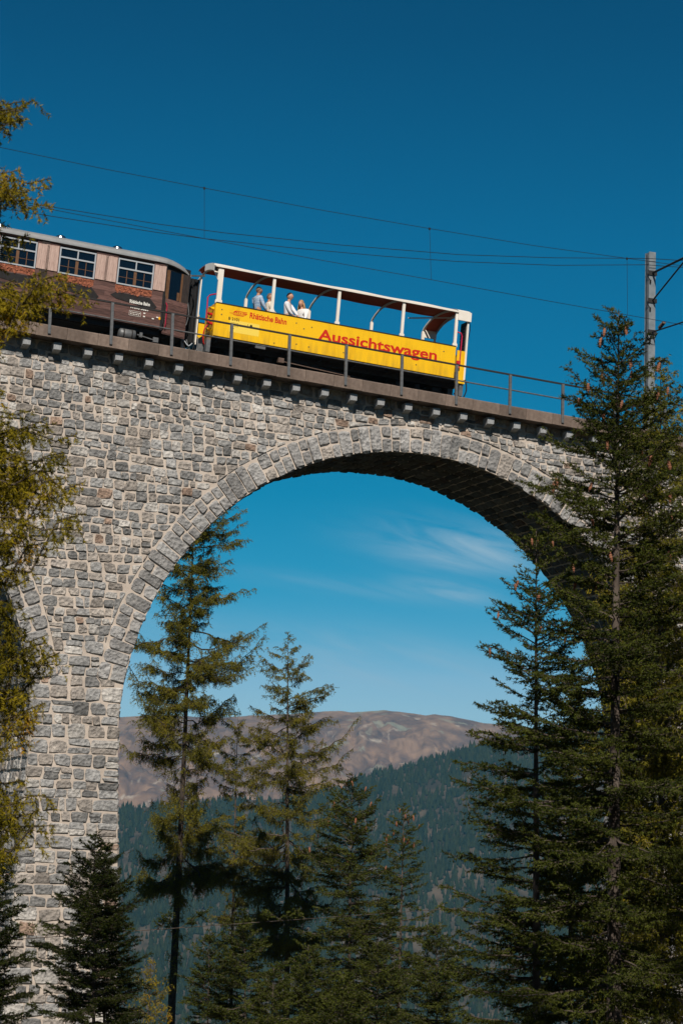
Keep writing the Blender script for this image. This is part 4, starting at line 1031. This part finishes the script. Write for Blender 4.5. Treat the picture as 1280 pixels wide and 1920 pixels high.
    b0 = sadd((0, 0, hz-.06), (.165, .135)); b1 = sadd(V[c1], (.162, .128), b0); b2 = sadd((V[c2][0], 0, V[c2][2]+.02), (.20, .14), b1); b3 = sadd((V[nk][0], 0, hz+.575), (.095, .085), b2)
    for s in (-1, 1):
        sh, e, fa, wr, el, h = arms[s]
        a0 = sadd(V[sh], .090, b2); a1 = sadd(V[e], .062, a0); sadd(tuple(el.lerp(h, sleeve)), .046, a1)
    skin_mesh('shirt', SV, SE, SR, shirt, root, 1)
    TV = [(0, 0, hz+.02)]; TE = []; TR = [(.162, .132)]
    for s in (-1, 1):
        i = len(TV); TV.append((0, s*.095, hz-.05)); TR.append(.108); TE.append((0, i))
        if sit: TV += [(.43, s*.11, hz), (.42, s*.11, .12)]
        else: TV += [(.02, s*.10, .50), (-.01, s*.10, .10)]
        TR += [.078, .060]; TE += [(i, i+1), (i+1, i+2)]
    skin_mesh('trousers', TV, TE, TR, trousers, root, 1)
    # hair: a cap over the skull, long strands where they are worn long
    hb = MB(); n, k = 16, 7; vs = []
    cut = {'short': 1.75, 'bald': 1.9, 'cropped': 1.7, 'long': 1.9}[hair_kind]
    for i in range(k+1):
        for j in range(n):
            q = 2*math.pi*j/n; back = .5-.5*math.cos(q); t1 = cut*(.42+.58*back); t0 = max(0, min(t1-.02, 1.3*(1-back)-.1)) if hair_kind == 'bald' else 0
            if hair_kind == 'bald': t1 = max(t0+.01, cut*back**.5)
            t = t0+(t1-t0)*i/k; rr = math.sin(t)
            bump = 1+.03*math.sin(j*5.1+i*2.3)
            v = Vector((rr*math.cos(q)*1.10, rr*math.sin(q)*.90, math.cos(t)*1.30))*.109*bump; vs.append(tuple(rot@v+Vector(hc)+rot@Vector((-.004, 0, .002))))
    hb.add(vs, [(i*n+j, (i+1)*n+j, (i+1)*n+(j+1) % n, i*n+(j+1) % n) for i in range(k) for j in range(n)])
    if hair_kind == 'long':
        for j in range(-7, 8):
            q = math.pi+j*.21; p = rot@Vector((.10*math.cos(q), .09*math.sin(q), .02))+Vector(hc); q2 = rot@Vector((.13*math.cos(q), .13*math.sin(q), -.14))+Vector(hc); q3 = rot@Vector((.10*math.cos(q)-.01, .15*math.sin(q), -.32-.02*(j % 3)))+Vector(hc)
            hb.tube([p, q2, q3], [.024, .026, .008], 5)
    obj('hair', hb, hair, root, True)
    return root
M['shirt_blue'] = pmat('blue_striped_shirt', (.20, .32, .50), (.50, .60, .72), 3, .8, stretch=(1, 1, 30), contrast=(.45, .55))
M['shirt_cream'] = pmat('cream_shirt', (.72, .62, .50), (.80, .72, .60), 6, .8)
M['shirt_white'] = pmat('white_shirt', (.74, .74, .78), (.84, .84, .86), 6, .8)
M['shirt_white2'] = pmat('bright_white_shirt', (.82, .80, .78), (.88, .86, .84), 6, .8)
M['hair_dark'] = pmat('black_hair', (.015, .011, .009), None, rough=.5)
M['hair_brown'] = pmat('greying_brown_hair', (.12, .075, .05), (.20, .14, .10), 40, .7)
M['hair_blonde'] = pmat('blonde_hair', (.34, .20, .085), (.55, .36, .17), 40, .6)
M['jeans'] = pmat('dark_trousers', (.02, .025, .04), None, rough=.9)
FL = 1.25
def pl(s, h): return s/math.cos(gam)-YL0-math.sin(gam)*h
person((pl(-5.33, 2.2), -1.10, FL+.0), math.radians(8), False, 'standing person in a blue striped shirt seen in profile, facing right', M['shirt_blue'], M['hair_brown'], M['skin_tan'], M['jeans'], {-1: (.26, -.24, .94), 1: None}, 'bald', math.radians(4))
person((pl(-4.97, 2.2), -1.17, FL+.26), math.radians(-6), True, 'balding seated person in a cream shirt beside the second white post', M['shirt_cream'], M['hair_brown'], M['skin_tan'], M['jeans'], {-1: (.30, -.16, .62), 1: None}, 'bald', math.radians(-34))
person((pl(-4.29, 2.2), -1.20, FL-.06), math.radians(-42), False, 'dark haired person in a white shirt leaning with one arm on the yellow side', M['shirt_white'], M['hair_dark'], M['skin'], M['jeans'], {-1: (.30, -.02, .96), 1: (.42, .14, .95)}, 'cropped', math.radians(2), .62, .15)
person((pl(-3.70, 2.2), -1.02, FL+.27), math.radians(203), True, 'person with long blonde hair in a bright white shirt, turned to the left', M['shirt_white2'], M['hair_blonde'], M['skin'], M['jeans'], {1: (.30, .22, .64), -1: None}, 'long', math.radians(14), .8)
# ------------------------------------------------------------------ conifers
def unit(v): return v/np.maximum(np.linalg.norm(v, axis=-1, keepdims=True), 1e-9)
def needles_arr(P0, P1, dens, ln, wd, fwd, rg, droop=0.0):
    L = np.linalg.norm(P1-P0, axis=1); cnt = np.maximum(1, rg.poisson(np.maximum(L*dens, .01)))
    idx = np.repeat(np.arange(len(P0)), cnt); n = len(idx)
    t = rg.random(n)[:, None]; d = unit(P1-P0)[idx]; b = P0[idx]*(1-t)+P1[idx]*t
    r = rg.normal(size=(n, 3)); r -= (r*d).sum(1, keepdims=True)*d; r = unit(r)
    dirn = unit(r+d*fwd+np.array([0, 0, -droop])); side = unit(np.cross(dirn, rg.normal(size=(n, 3))))
    l = ln*rg.uniform(.7, 1.25, (n, 1)); w = wd*rg.uniform(.8, 1.2, (n, 1))
    V = np.empty((n, 3, 3)); V[:, 0] = b+side*w/2; V[:, 1] = b-side*w/2; V[:, 2] = b+dirn*l
    return V.reshape(-1, 3)
def sticks_arr(P0, P1, r0, r1):
    n = len(P0); d = unit(P1-P0); a = unit(np.cross(d, np.array([.2, .31, .93]))); b = np.cross(d, a); V = np.empty((n, 6, 3))
    for k in range(3):
        q = 2*math.pi*k/3; o = a*math.cos(q)+b*math.sin(q); V[:, k] = P0+o*r0[:, None]; V[:, 3+k] = P1+o*r1[:, None]
    tri = []
    for k in range(3): k2 = (k+1) % 3; tri += [(k, k2, 3+k2), (k, 3+k2, 3+k)]
    T_ = (np.array(tri)[None]+(np.arange(n)*6)[:, None, None]).reshape(-1, 3)
    return V.reshape(-1, 3), T_
def slivers(P0, P1, r, rg):
    n = len(P0); d = unit(P1-P0); a = unit(np.cross(d, rg.normal(size=(n, 3)))); V = np.empty((n, 3, 3))
    V[:, 0] = P0+a*r[:, None]; V[:, 1] = P0-a*r[:, None]; V[:, 2] = P1
    return V.reshape(-1, 3), np.arange(3*n).reshape(-1, 3)
TREE_TRIS = [0]
def conifer(name, label, group, y, base_px, top, prof, kind, seed, mat, base_z=None, nb=5, dz=.34, twig=1.0, nd=1.0, extra=(), bare=None, cones=None, ztrim=None, bark='bark', trunk_r=None, sub=1.0, wid=1.0, cat='tree', thin=.06, rep=1, tl=1.0):
    rg = np.random.default_rng(seed)
    pt = at(top[0], top[1], y)
    bz = base_z if base_z is not None else gz(at(base_px, 1700, y).x, y)-.1
    pb = at(base_px, 1700, y); base = np.array([pb.x+(pb.x-pt.x)/(pt.z-pb.z+1e-6)*(pb.z-bz)*.3, y, bz]); tip = np.array([pt.x, y+.0, pt.z]); H = tip[2]-bz
    root = empty(name, Vector(base), label, cat, group)
    ppm = F/y
    def axis(z):
        t = (z-bz)/H; w = np.array([math.sin(t*5+seed)*.05, math.cos(t*4+seed)*.05, 0])*H*.04*(1-t)*min(1, t*4)
        c = base*(1-t)+tip*t+w; c[2] = z; return c
    def pz(py): return at(base_px, py, y).z
    pr = sorted([(pz(py), hw/ppm) for py, hw in prof]); pzs = [a for a, b in pr]; prs = [b for a, b in pr]
    tr = trunk_r or H*.011
    m = MB(); zz = np.linspace(bz-.3, tip[2]-.03, 22)
    m.tube([tuple(axis(z)-base) for z in zz], [max(.006, tr*(1-(z-bz)/H)**.85*(1.0 if z > bz+.6 else 1.15)) for z in zz], 9)
    obj('trunk', m, M[bark], root, True)
    B0, B1, R0_, R1_ = [], [], [], []; T0, T1, TF = [], [], []
    tips = []
    # the branches
    z = tip[2]-.12; specs = []
    zlow = pzs[0]
    while z > zlow:
        Rz = float(np.interp(z, pzs, prs)); tt = (tip[2]-z)
        k = nb if tt > .8 else 4
        az0 = rg.uniform(0, 6.28)
        for i in range(k):
            L = Rz*(rg.uniform(.55, 1.15) if kind == 'spruce' else rg.uniform(.35, 1.25))*(1 if rg.random() > .15 else .5)
            if rg.random() < thin: continue
            specs.append((z+rg.uniform(-.5, .5)*dz, az0+i*2*math.pi/k+rg.uniform(-.35, .35), L))
        z -= .68*dz*min(1, .5+tt*.25)*rg.uniform(.8, 1.2)
    for py, px in extra:                                              # branches the outline needs: (height in the picture, reach)
        for q in range(rep):
            z_ = pz(py[1]+(rg.uniform(-15, 15) if q else 0)); c = axis(z_); e = at(px, py[0], y); d = (e.x-c[0])
            specs.append((z_, (0.0 if d > 0 else math.pi)+(rg.uniform(-.35, .35) if q else 0), abs(d)*(rg.uniform(.82, 1.0) if q else 1), (e.z-z_)/max(abs(d), .1)+(rg.uniform(-.06, .06) if q else 0)))
    def grow(P, L, age, sd, lvl):
        n = len(P)-1; t = np.linspace(0, 1, n+1)
        br = max(.004, min(.05, .012*L+.004)); rr = br*(1-.85*t)
        B0.append(P[:-1]); B1.append(P[1:]); R0_.append(rr[:-1]); R1_.append(rr[1:]); tips.append(P[-1])
        s0 = 0 if L < .5 or lvl else int(n*.45); T0.append(P[s0:-1]); T1.append(P[s0+1:])
        sp = .060/twig if kind == 'spruce' else .070/twig
        ts = np.arange(max(.06 if lvl else .10, min(.3, .18/L)), 1.0, sp/max(L, .1))
        if len(ts) == 0: return
        ts = np.repeat(ts, 2)+rg.uniform(-.5, .5, 2*len(ts))*sp/max(L, .1); ts = np.clip(ts, .02, .99); sgn = np.tile([1, -1], len(ts)//2)
        kp = rg.random(len(ts)) > (.10 if kind == 'spruce' else .22); ts = ts[kp]; sgn = sgn[kp]
        if len(ts) == 0: return
        fi = ts*n; i0 = np.minimum(fi.astype(int), n-1); fr = (fi-i0)[:, None]; Q = P[i0]*(1-fr)+P[i0+1]*fr; tan = unit(P[i0+1]-P[i0])
        if kind == 'spruce':
            l = (.09+L*.32*np.sin(np.clip((1-ts)*1.25+.12, 0, 1.57))*(.35+.65*(ts > .12)))*rg.uniform(.4, 1.2, len(ts)); l = np.minimum(l, .65)
            d = unit(tan*.62+sd*(sgn*rg.uniform(.6, 1.05, len(ts)))[:, None]+np.array([0, 0, 1])*(rg.uniform(-.3, .22, len(ts))-.30*age)[:, None])
            E1 = Q+d*(l*.5)[:, None]; E2 = E1+unit(d+tan*.25+np.array([0, 0, .10]))*(l*.5)[:, None]
            T0.extend([Q, E1]); T1.extend([E1, E2])
            for f in (.35, .7):
                for s2 in (1, -1):
                    q0 = Q+d*(l*f)[:, None]; l3 = l*rg.uniform(.2, .5, len(ts))*(1.1-f)*sub
                    d3 = unit(d*.7+np.cross(d, np.array([0, 0, 1.0]))*s2*.8+rg.normal(0, .25, (len(ts), 3))+np.array([0, 0, -.12*age-.08]))
                    T0.append(q0); T1.append(q0+d3*l3[:, None])
        else:
            l = (.07+.36*rg.random(len(ts))**1.7*(.35+.65*age)+.06*L*(1-ts))*rg.uniform(.6, 1.2, len(ts)); l = np.minimum(l, .75)*tl
            hang = rg.uniform(.2, 1.8, len(ts))*(.45+.75*age)
            d = unit(tan*.45+sd*(sgn*rg.uniform(.1, .9, len(ts)))[:, None]+np.array([0, 0, -1.0])*hang[:, None]+rg.normal(0, .2, (len(ts), 3)))
            E1 = Q+d*(l*.45)[:, None]; E2 = E1+unit(d+np.array([0, 0, -.7*(.4+.6*age)])+rg.normal(0, .25, (len(ts), 3)))*(l*.55)[:, None]
            T0.extend([Q, E1]); T1.extend([E1, E2])
            d3 = unit(d+rg.normal(0, .7, (len(ts), 3))+np.array([0, 0, -.3])); T0.append(E1); T1.append(E1+d3*(l*.5)[:, None])
    for spec in specs:
        z_, az, L = spec[:3]
        if L < .05: L = .05
        c = axis(min(z_, tip[2]-.05)); age = min(1, (tip[2]-z_)/max(H*.55, 1.0)); hd = np.array([math.cos(az), math.sin(az), 0]); sd = np.array([-math.sin(az), math.cos(az), 0])
        if kind == 'spruce': sl = .75*(1-age)**2-.28*age+rg.uniform(-.16, .16); cu = .05+.22*age+rg.uniform(-.06, .08)
        else: sl = .45*(1-age)**2-.24*age+rg.uniform(-.26, .26); cu = .10+.26*age+rg.uniform(-.1, .12)
        if len(spec) > 3: cu = .22; sl = spec[3]-cu
        n = max(4, min(12, int(L/.16)+3)); t = np.linspace(0, 1, n+1)[:, None]
        wob = np.cumsum(rg.normal(0, .022 if kind == 'spruce' else .045, (n+1, 1)), 0)*L; wz = np.cumsum(rg.normal(0, .012 if kind == 'spruce' else .03, (n+1, 1)), 0)*L
        P = c+hd*(L*t)+np.array([0, 0, 1])*(L*(sl*t+cu*t*t-(.16*age if kind == 'larch' else 0)*np.sin(t*math.pi)*(0 if len(spec) > 3 else 1))+wz*(t < .9))+sd*wob
        grow(P, L, age, sd, 0)
        if L > .7:                                                    # limbs that fork off the branch
            for q in range(int((4.6 if kind == 'larch' else 1.8)*min(L, 2.2)*rg.uniform(.6, 1.2))):
                f = rg.uniform(.22, .85); k0 = int(f*n); l2 = L*rg.uniform(.22, .5)*(1.15-f); s2 = rg.choice([-1, 1])
                d2 = unit(hd*.75+sd*s2*rg.uniform(.4, .9)+np.array([0, 0, rg.uniform(-.35, .25)])); n2 = max(3, int(l2/.15)+2); t2 = np.linspace(0, 1, n2+1)[:, None]
                P2 = P[k0]+d2*(l2*t2)+np.array([0, 0, 1])*(l2*(.22*t2*t2-(.2*age if kind == 'larch' else .05)*t2))+np.cumsum(rg.normal(0, .03, (n2+1, 3)), 0)*l2
                grow(P2, l2, age, unit(np.cross(np.array([0, 0, 1.0]), d2)), 1)
    T0 = np.concatenate(T0); T1 = np.concatenate(T1)
    B0 = np.concatenate(B0); B1 = np.concatenate(B1); R0_ = np.concatenate(R0_); R1_ = np.concatenate(R1_)
    # a thin twig under every row of needles
    tw = np.full(len(T0), .0035*wid)
    V1, F1 = sticks_arr(B0-base, B1-base, R0_, R1_); V2, F2 = slivers(T0-base, T1-base, tw, rg)
    trimesh('limbs', np.concatenate([V1, V2]), np.concatenate([F1, F2+len(V1)]), M[bark], root)
    if kind == 'spruce': q_ = .62 if y < 60 else .50; NV = needles_arr(T0-base, T1-base, 95*nd*q_, .034*(.55+.45*wid)/q_**.45, .0125*(.4+.6*wid)/q_**.55, .9, rg)
    else: q_ = (1.0 if y < 20 else .70) if y < 60 else .48; NV = needles_arr(T0-base, T1-base, 80*nd*q_, .038*(.55+.45*wid)/q_**.4, .011*(.4+.6*wid)/q_**.6, .6, rg, .25)
    NT = np.arange(len(NV)).reshape(-1, 3); trimesh('crown', NV, NT, mat, root); TREE_TRIS[0] += len(NT)+len(F1)+len(F2); print(name, seed, len(NT)//1000, (len(F1)+len(F2))//1000)
    if cones:
        ntop, nmax, clen = cones
        cand = [p+(axis(p[2])-p)*rg.uniform(0, .35) for p in tips if p[2] > tip[2]-ntop and np.linalg.norm((p-axis(p[2]))[:2]) > .12]; rg.shuffle(cand)
        cme_ = cone_mesh(clen)
        for p in cand[:nmax]:
            o = link('cone', cme_, root); q = p-base; q[0] -= .02*np.sign(p[0]-tip[0]); o.location = (q[0]*1.0, q[1]-rg.uniform(0, .08), q[2]-.035); o.rotation_euler = (rg.uniform(-.3, .3), rg.uniform(-.3, .3), rg.uniform(0, 6)); k = rg.uniform(.8, 1.15); o.scale = (k, k, k)
    return root
def shade_tree(name, x, y, bz, H, seed, label):
    rg = np.random.default_rng(seed); root = empty(name, (x, y, bz), label, 'tree', 'tall trees round the camera')
    m = MB(); m.tube([(0, 0, 0), (0, 0, H*.5), (0, 0, H)], [H*.012, H*.008, .01], 8); obj('trunk', m, M['bark'], root, True)
    P0, P1 = [], []; z = H*.25
    while z < H-.2:
        R = (1-z/H)**.8*2.3*(H/26)+.15
        for i in range(6):
            a = rg.uniform(0, 6.28); L = R*rg.uniform(.7, 1.1); n = max(2, int(L/.35))
            for q in range(n):
                f = (q+.5)/n; c = np.array([math.cos(a)*L*f, math.sin(a)*L*f, z-.25*L*f])
                for s2 in (-1, 1):
                    d = np.array([math.cos(a+s2*.9), math.sin(a+s2*.9), -.15]); P0.append(c); P1.append(c+d*(.25+.35*L*(1-f)))
        z += .42
    P0 = np.array(P0); P1 = np.array(P1); NV = needles_arr(P0, P1, 14, .22, .10, .8, rg)
    trimesh('crown', NV, np.arange(len(NV)).reshape(-1, 3), M['spruce'], root); TREE_TRIS[0] += len(NV)//3
CONE = {}
def cone_mesh(L):
    if L in CONE: return CONE[L]
    m = MB(); n = 8; rings = 9; vs = []
    for i in range(rings+1):
        t = i/rings; r = L*.16*math.sin(math.pi*min(1, .12+t*.86))**.6*(1.12 if i % 2 else .92); 
        for k in range(n): q = 2*math.pi*(k+.5*(i % 2))/n; vs.append((r*math.cos(q), r*math.sin(q), -L*t))
    m.add(vs, [(i*n+k, i*n+(k+1) % n, (i+1)*n+(k+1) % n, (i+1)*n+k) for i in range(rings) for k in range(n)]+[tuple(range(rings*n, rings*n+n))])
    CONE[L] = m.mesh('cone', M['cone']); return CONE[L]
GR, GB, GL = 'conifers in front of the right pier', 'conifers seen through the arch', 'conifers in front of the left pier'
# in front, right
conifer('spruce_tree', 'tallest spruce, with reddish cones and a thick pale trunk, its tip near the mast', GR, 27, 1152, (1160, 582),
        [(590, 10), (640, 48), (690, 70), (760, 105), (830, 140), (900, 158), (1000, 172), (1200, 185), (1400, 195), (1650, 200), (1900, 185)], 'spruce', 7, M['spruce'], dz=.31, nb=7, cones=(3.4, 38, .135), trunk_r=.15, nd=1.1, twig=1.1, thin=.10)
conifer('spruce_tree', 'dense dark spruce with its tip against the arch soffit', GR, 31, 1012, (1005, 992),
        [(1000, 8), (1060, 50), (1140, 80), (1230, 100), (1330, 115), (1400, 135), (1500, 150), (1650, 160), (1800, 170), (1920, 170)], 'spruce', 12, M['spruce'], dz=.32, nb=6, cones=(1.8, 14, .12), trunk_r=.11, nd=1.1, thin=.08, extra=(((1372, 1400), 878), ((1318, 1345), 890), ((1130, 1160), 938), ((1460, 1490), 850), ((1600, 1630), 838), ((1700, 1720), 828)))
conifer('larch_tree', 'feathery olive larch right of the mast, at the right edge', GR, 33, 1246, (1238, 668),
        [(680, 8), (740, 36), (820, 75), (950, 115), (1100, 140), (1300, 150), (1600, 155), (1900, 140)], 'larch', 21, M['larch'], dz=.27, nb=7, twig=1.8, nd=.9, wid=1.3, trunk_r=.09)
conifer('larch_tree', 'larch mostly outside the right edge, its branch tips reaching in', GR, 28, 1400, (1392, 420),
        [(430, 8), (560, 90), (700, 135), (900, 165), (1300, 190), (1900, 190)], 'larch', 33, M['larch'], dz=.45, nb=5, nd=.9, twig=1.4, wid=1.2, trunk_r=.12)
conifer('spruce_tree', 'slim spruce filling the lower right corner behind the thick trunk', GR, 36, 1235, (1222, 1000),
        [(1010, 8), (1100, 50), (1250, 90), (1450, 120), (1700, 130), (1900, 130)], 'spruce', 44, M['spruce'], dz=.29, nb=7, nd=.8, wid=1.35, trunk_r=.085)
conifer('spruce_tree', 'shaded spruce low between the dark spruce and the slim cone spruce', GR, 40, 1075, (1070, 1250),
        [(1260, 8), (1350, 60), (1500, 100), (1700, 130), (1900, 140)], 'spruce', 46, M['spruce'], dz=.29, nb=6, nd=.75, wid=1.4, trunk_r=.08)
# in front, left
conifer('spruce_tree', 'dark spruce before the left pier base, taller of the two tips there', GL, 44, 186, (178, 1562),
        [(1568, 6), (1620, 36), (1700, 80), (1800, 105), (1920, 120)], 'spruce', 51, M['shaded_spruce'], dz=.24, nb=7, nd=1.1, wid=1.3, trunk_r=.085, extra=(((1600, 1640), 230),))
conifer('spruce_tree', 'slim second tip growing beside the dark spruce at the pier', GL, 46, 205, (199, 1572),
        [(1578, 5), (1640, 28), (1740, 55), (1850, 75), (1920, 80)], 'spruce', 52, M['shaded_spruce'], dz=.24, nb=7, nd=1.1, wid=1.3, trunk_r=.06)
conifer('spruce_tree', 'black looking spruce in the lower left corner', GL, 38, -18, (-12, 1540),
        [(1548, 6), (1620, 35), (1720, 70), (1850, 95), (1920, 100)], 'spruce', 53, M['shaded_spruce'], dz=.24, nb=7, nd=1.1, wid=1.3, trunk_r=.08)
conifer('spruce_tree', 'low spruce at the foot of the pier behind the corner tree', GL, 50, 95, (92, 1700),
        [(1706, 6), (1780, 45), (1900, 80)], 'spruce', 54, M['shaded_spruce'], dz=.24, nb=7, nd=1.1, wid=1.3, trunk_r=.06)
# behind the viaduct
conifer('larch_tree', 'tall olive larch behind the left arch foot with a long bare trunk', GB, 96, 330, (366, 930),
        [(940, 6), (1000, 90), (1100, 112), (1200, 118), (1260, 130), (1330, 128), (1400, 120), (1440, 60), (1500, 55), (1560, 105), (1640, 105), (1680, 20), (1850, 14)], 'larch', 61, M['larch'], dz=.66, nb=6, twig=2.0, nd=.74, wid=1.6, thin=.26, tl=1.45, trunk_r=.22, bark='barkdark', extra=(((975, 1010), 462), ((1250, 1265), 478), ((1395, 1420), 225)))
conifer('larch_tree', 'larch right of the tall one with a pointed tip in front of the bare ridge', GB, 98, 545, (540, 1186),
        [(1192, 5), (1240, 38), (1290, 70), (1330, 88), (1400, 108), (1450, 112), (1520, 118), (1600, 135), (1680, 140), (1740, 110), (1800, 60)], 'larch', 62, M['larch'], dz=.62, nb=5, twig=2.0, nd=.68, wid=1.6, thin=.22, tl=1.25, trunk_r=.19, bark='bark', extra=(((1290, 1330), 628), ((1350, 1390), 634), ((1540, 1570), 385), ((1460, 1480), 640)))
conifer('larch_tree', 'olive larch crown between the two pointed larches', GB, 101, 440, (446, 1330),
        [(1336, 6), (1370, 26), (1420, 40), (1520, 44), (1650, 40), (1800, 40), (1920, 40)], 'larch', 63, M['larch'], dz=.62, nb=5, twig=1.9, nd=.62, wid=1.7, thin=.2, trunk_r=.12)
conifer('spruce_tree', 'spruce with orange cones at its tip, left of the smaller cone spruce', GB, 62, 660, (660, 1452),
        [(1458, 6), (1500, 45), (1560, 75), (1640, 95), (1740, 105), (1850, 110), (1920, 110)], 'spruce', 71, M['spruce'], dz=.36, nb=6, nd=.75, wid=1.5, trunk_r=.10, cones=(2.6, 22, .16), twig=.85)
conifer('spruce_tree', 'small spruce with a cluster of orange cones round its tip', GB, 64, 752, (757, 1506),
        [(1512, 5), (1560, 28), (1640, 60), (1720, 80), (1820, 90), (1920, 95)], 'spruce', 72, M['spruce'], dz=.38, nb=5, nd=.75, wid=1.5, trunk_r=.09, cones=(1.2, 16, .15), twig=.8)
conifer('spruce_tree', 'short dark spruce at the bottom beside the bare larch trunk', GB, 66, 392, (393, 1745),
        [(1750, 5), (1800, 40), (1870, 60), (1920, 65)], 'spruce', 73, M['spruce'], dz=.34, nb=6, nd=.75, wid=1.5, trunk_r=.06)
conifer('larch_tree', 'young yellow green larch at the bottom left of the bare trunk', GB, 70, 280, (283, 1800),
        [(1806, 6), (1850, 30), (1920, 45)], 'larch', 74, M['autumn'], dz=.34, nb=6, nd=.6, wid=1.7, trunk_r=.05)
for k, (px, py, hw, y, lab) in enumerate(((455, 1725, 80, 66, 'bushy young spruce right of the short dark spruce'), (575, 1770, 85, 60, 'broad young spruce at the bottom centre under the pointed larch'), (705, 1765, 80, 56, 'low spruce at the bottom between the two cone spruces'), (815, 1735, 75, 58, 'low spruce at the bottom left of the dense dark spruce'), (905, 1700, 85, 50, 'low spruce partly hidden by the dense dark spruce branches'), (510, 1810, 70, 54, 'lowest young spruce under the pointed larch trunk'), (640, 1830, 70, 52, 'lowest young spruce under the left cone spruce'))):
    conifer('spruce_tree', lab, GB, y, px, (px+3, py), [(py+6, 8), (py+50, hw*.55), (py+110, hw), (1940, hw*1.15)], 'spruce', 80+k, M['spruce'], dz=.28, nb=6, nd=.7, wid=1.6, trunk_r=.06)
# the near larch whose branches reach in from the left edge
conifer('larch_tree', 'near larch with yellowing branches reaching in from the left edge', GL, 17, -360, (-330, -900),
        [(-880, 8), (100, 300), (400, 330), (1000, 400), (1900, 380)], 'larch', 91, M['autumn'], dz=1.3, nb=4, twig=1.5, nd=1.9, wid=.95, thin=.97, trunk_r=.16,
        tl=.62, rep=6, extra=(((186, 262), 64), ((222, 285), 40), ((345, 440), 100), ((425, 505), 50), ((505, 600), 152), ((555, 640), 80), ((770, 840), 70), ((800, 850), 138), ((892, 925), 152), ((985, 990), 175), ((1195, 1245), 92), ((1235, 1290), 80), ((1322, 1360), 92), ((1490, 1455), 88), ((1548, 1490), 114)))
# tall neighbours round the camera, out of the frame, whose shade falls on the lower trees
for k, (x, y, h) in enumerate(((5.2, 5.5, 22.5), (8.5, 9, 24), (3.4, -5, 29), (12, 14, 24))):
    b_ = gz(x, y)-.2
    shade_tree('spruce_tree', x, y, b_, h, 300+k, 'tall spruce near the camera, standing outside the picture')
print('tree tris', TREE_TRIS[0])
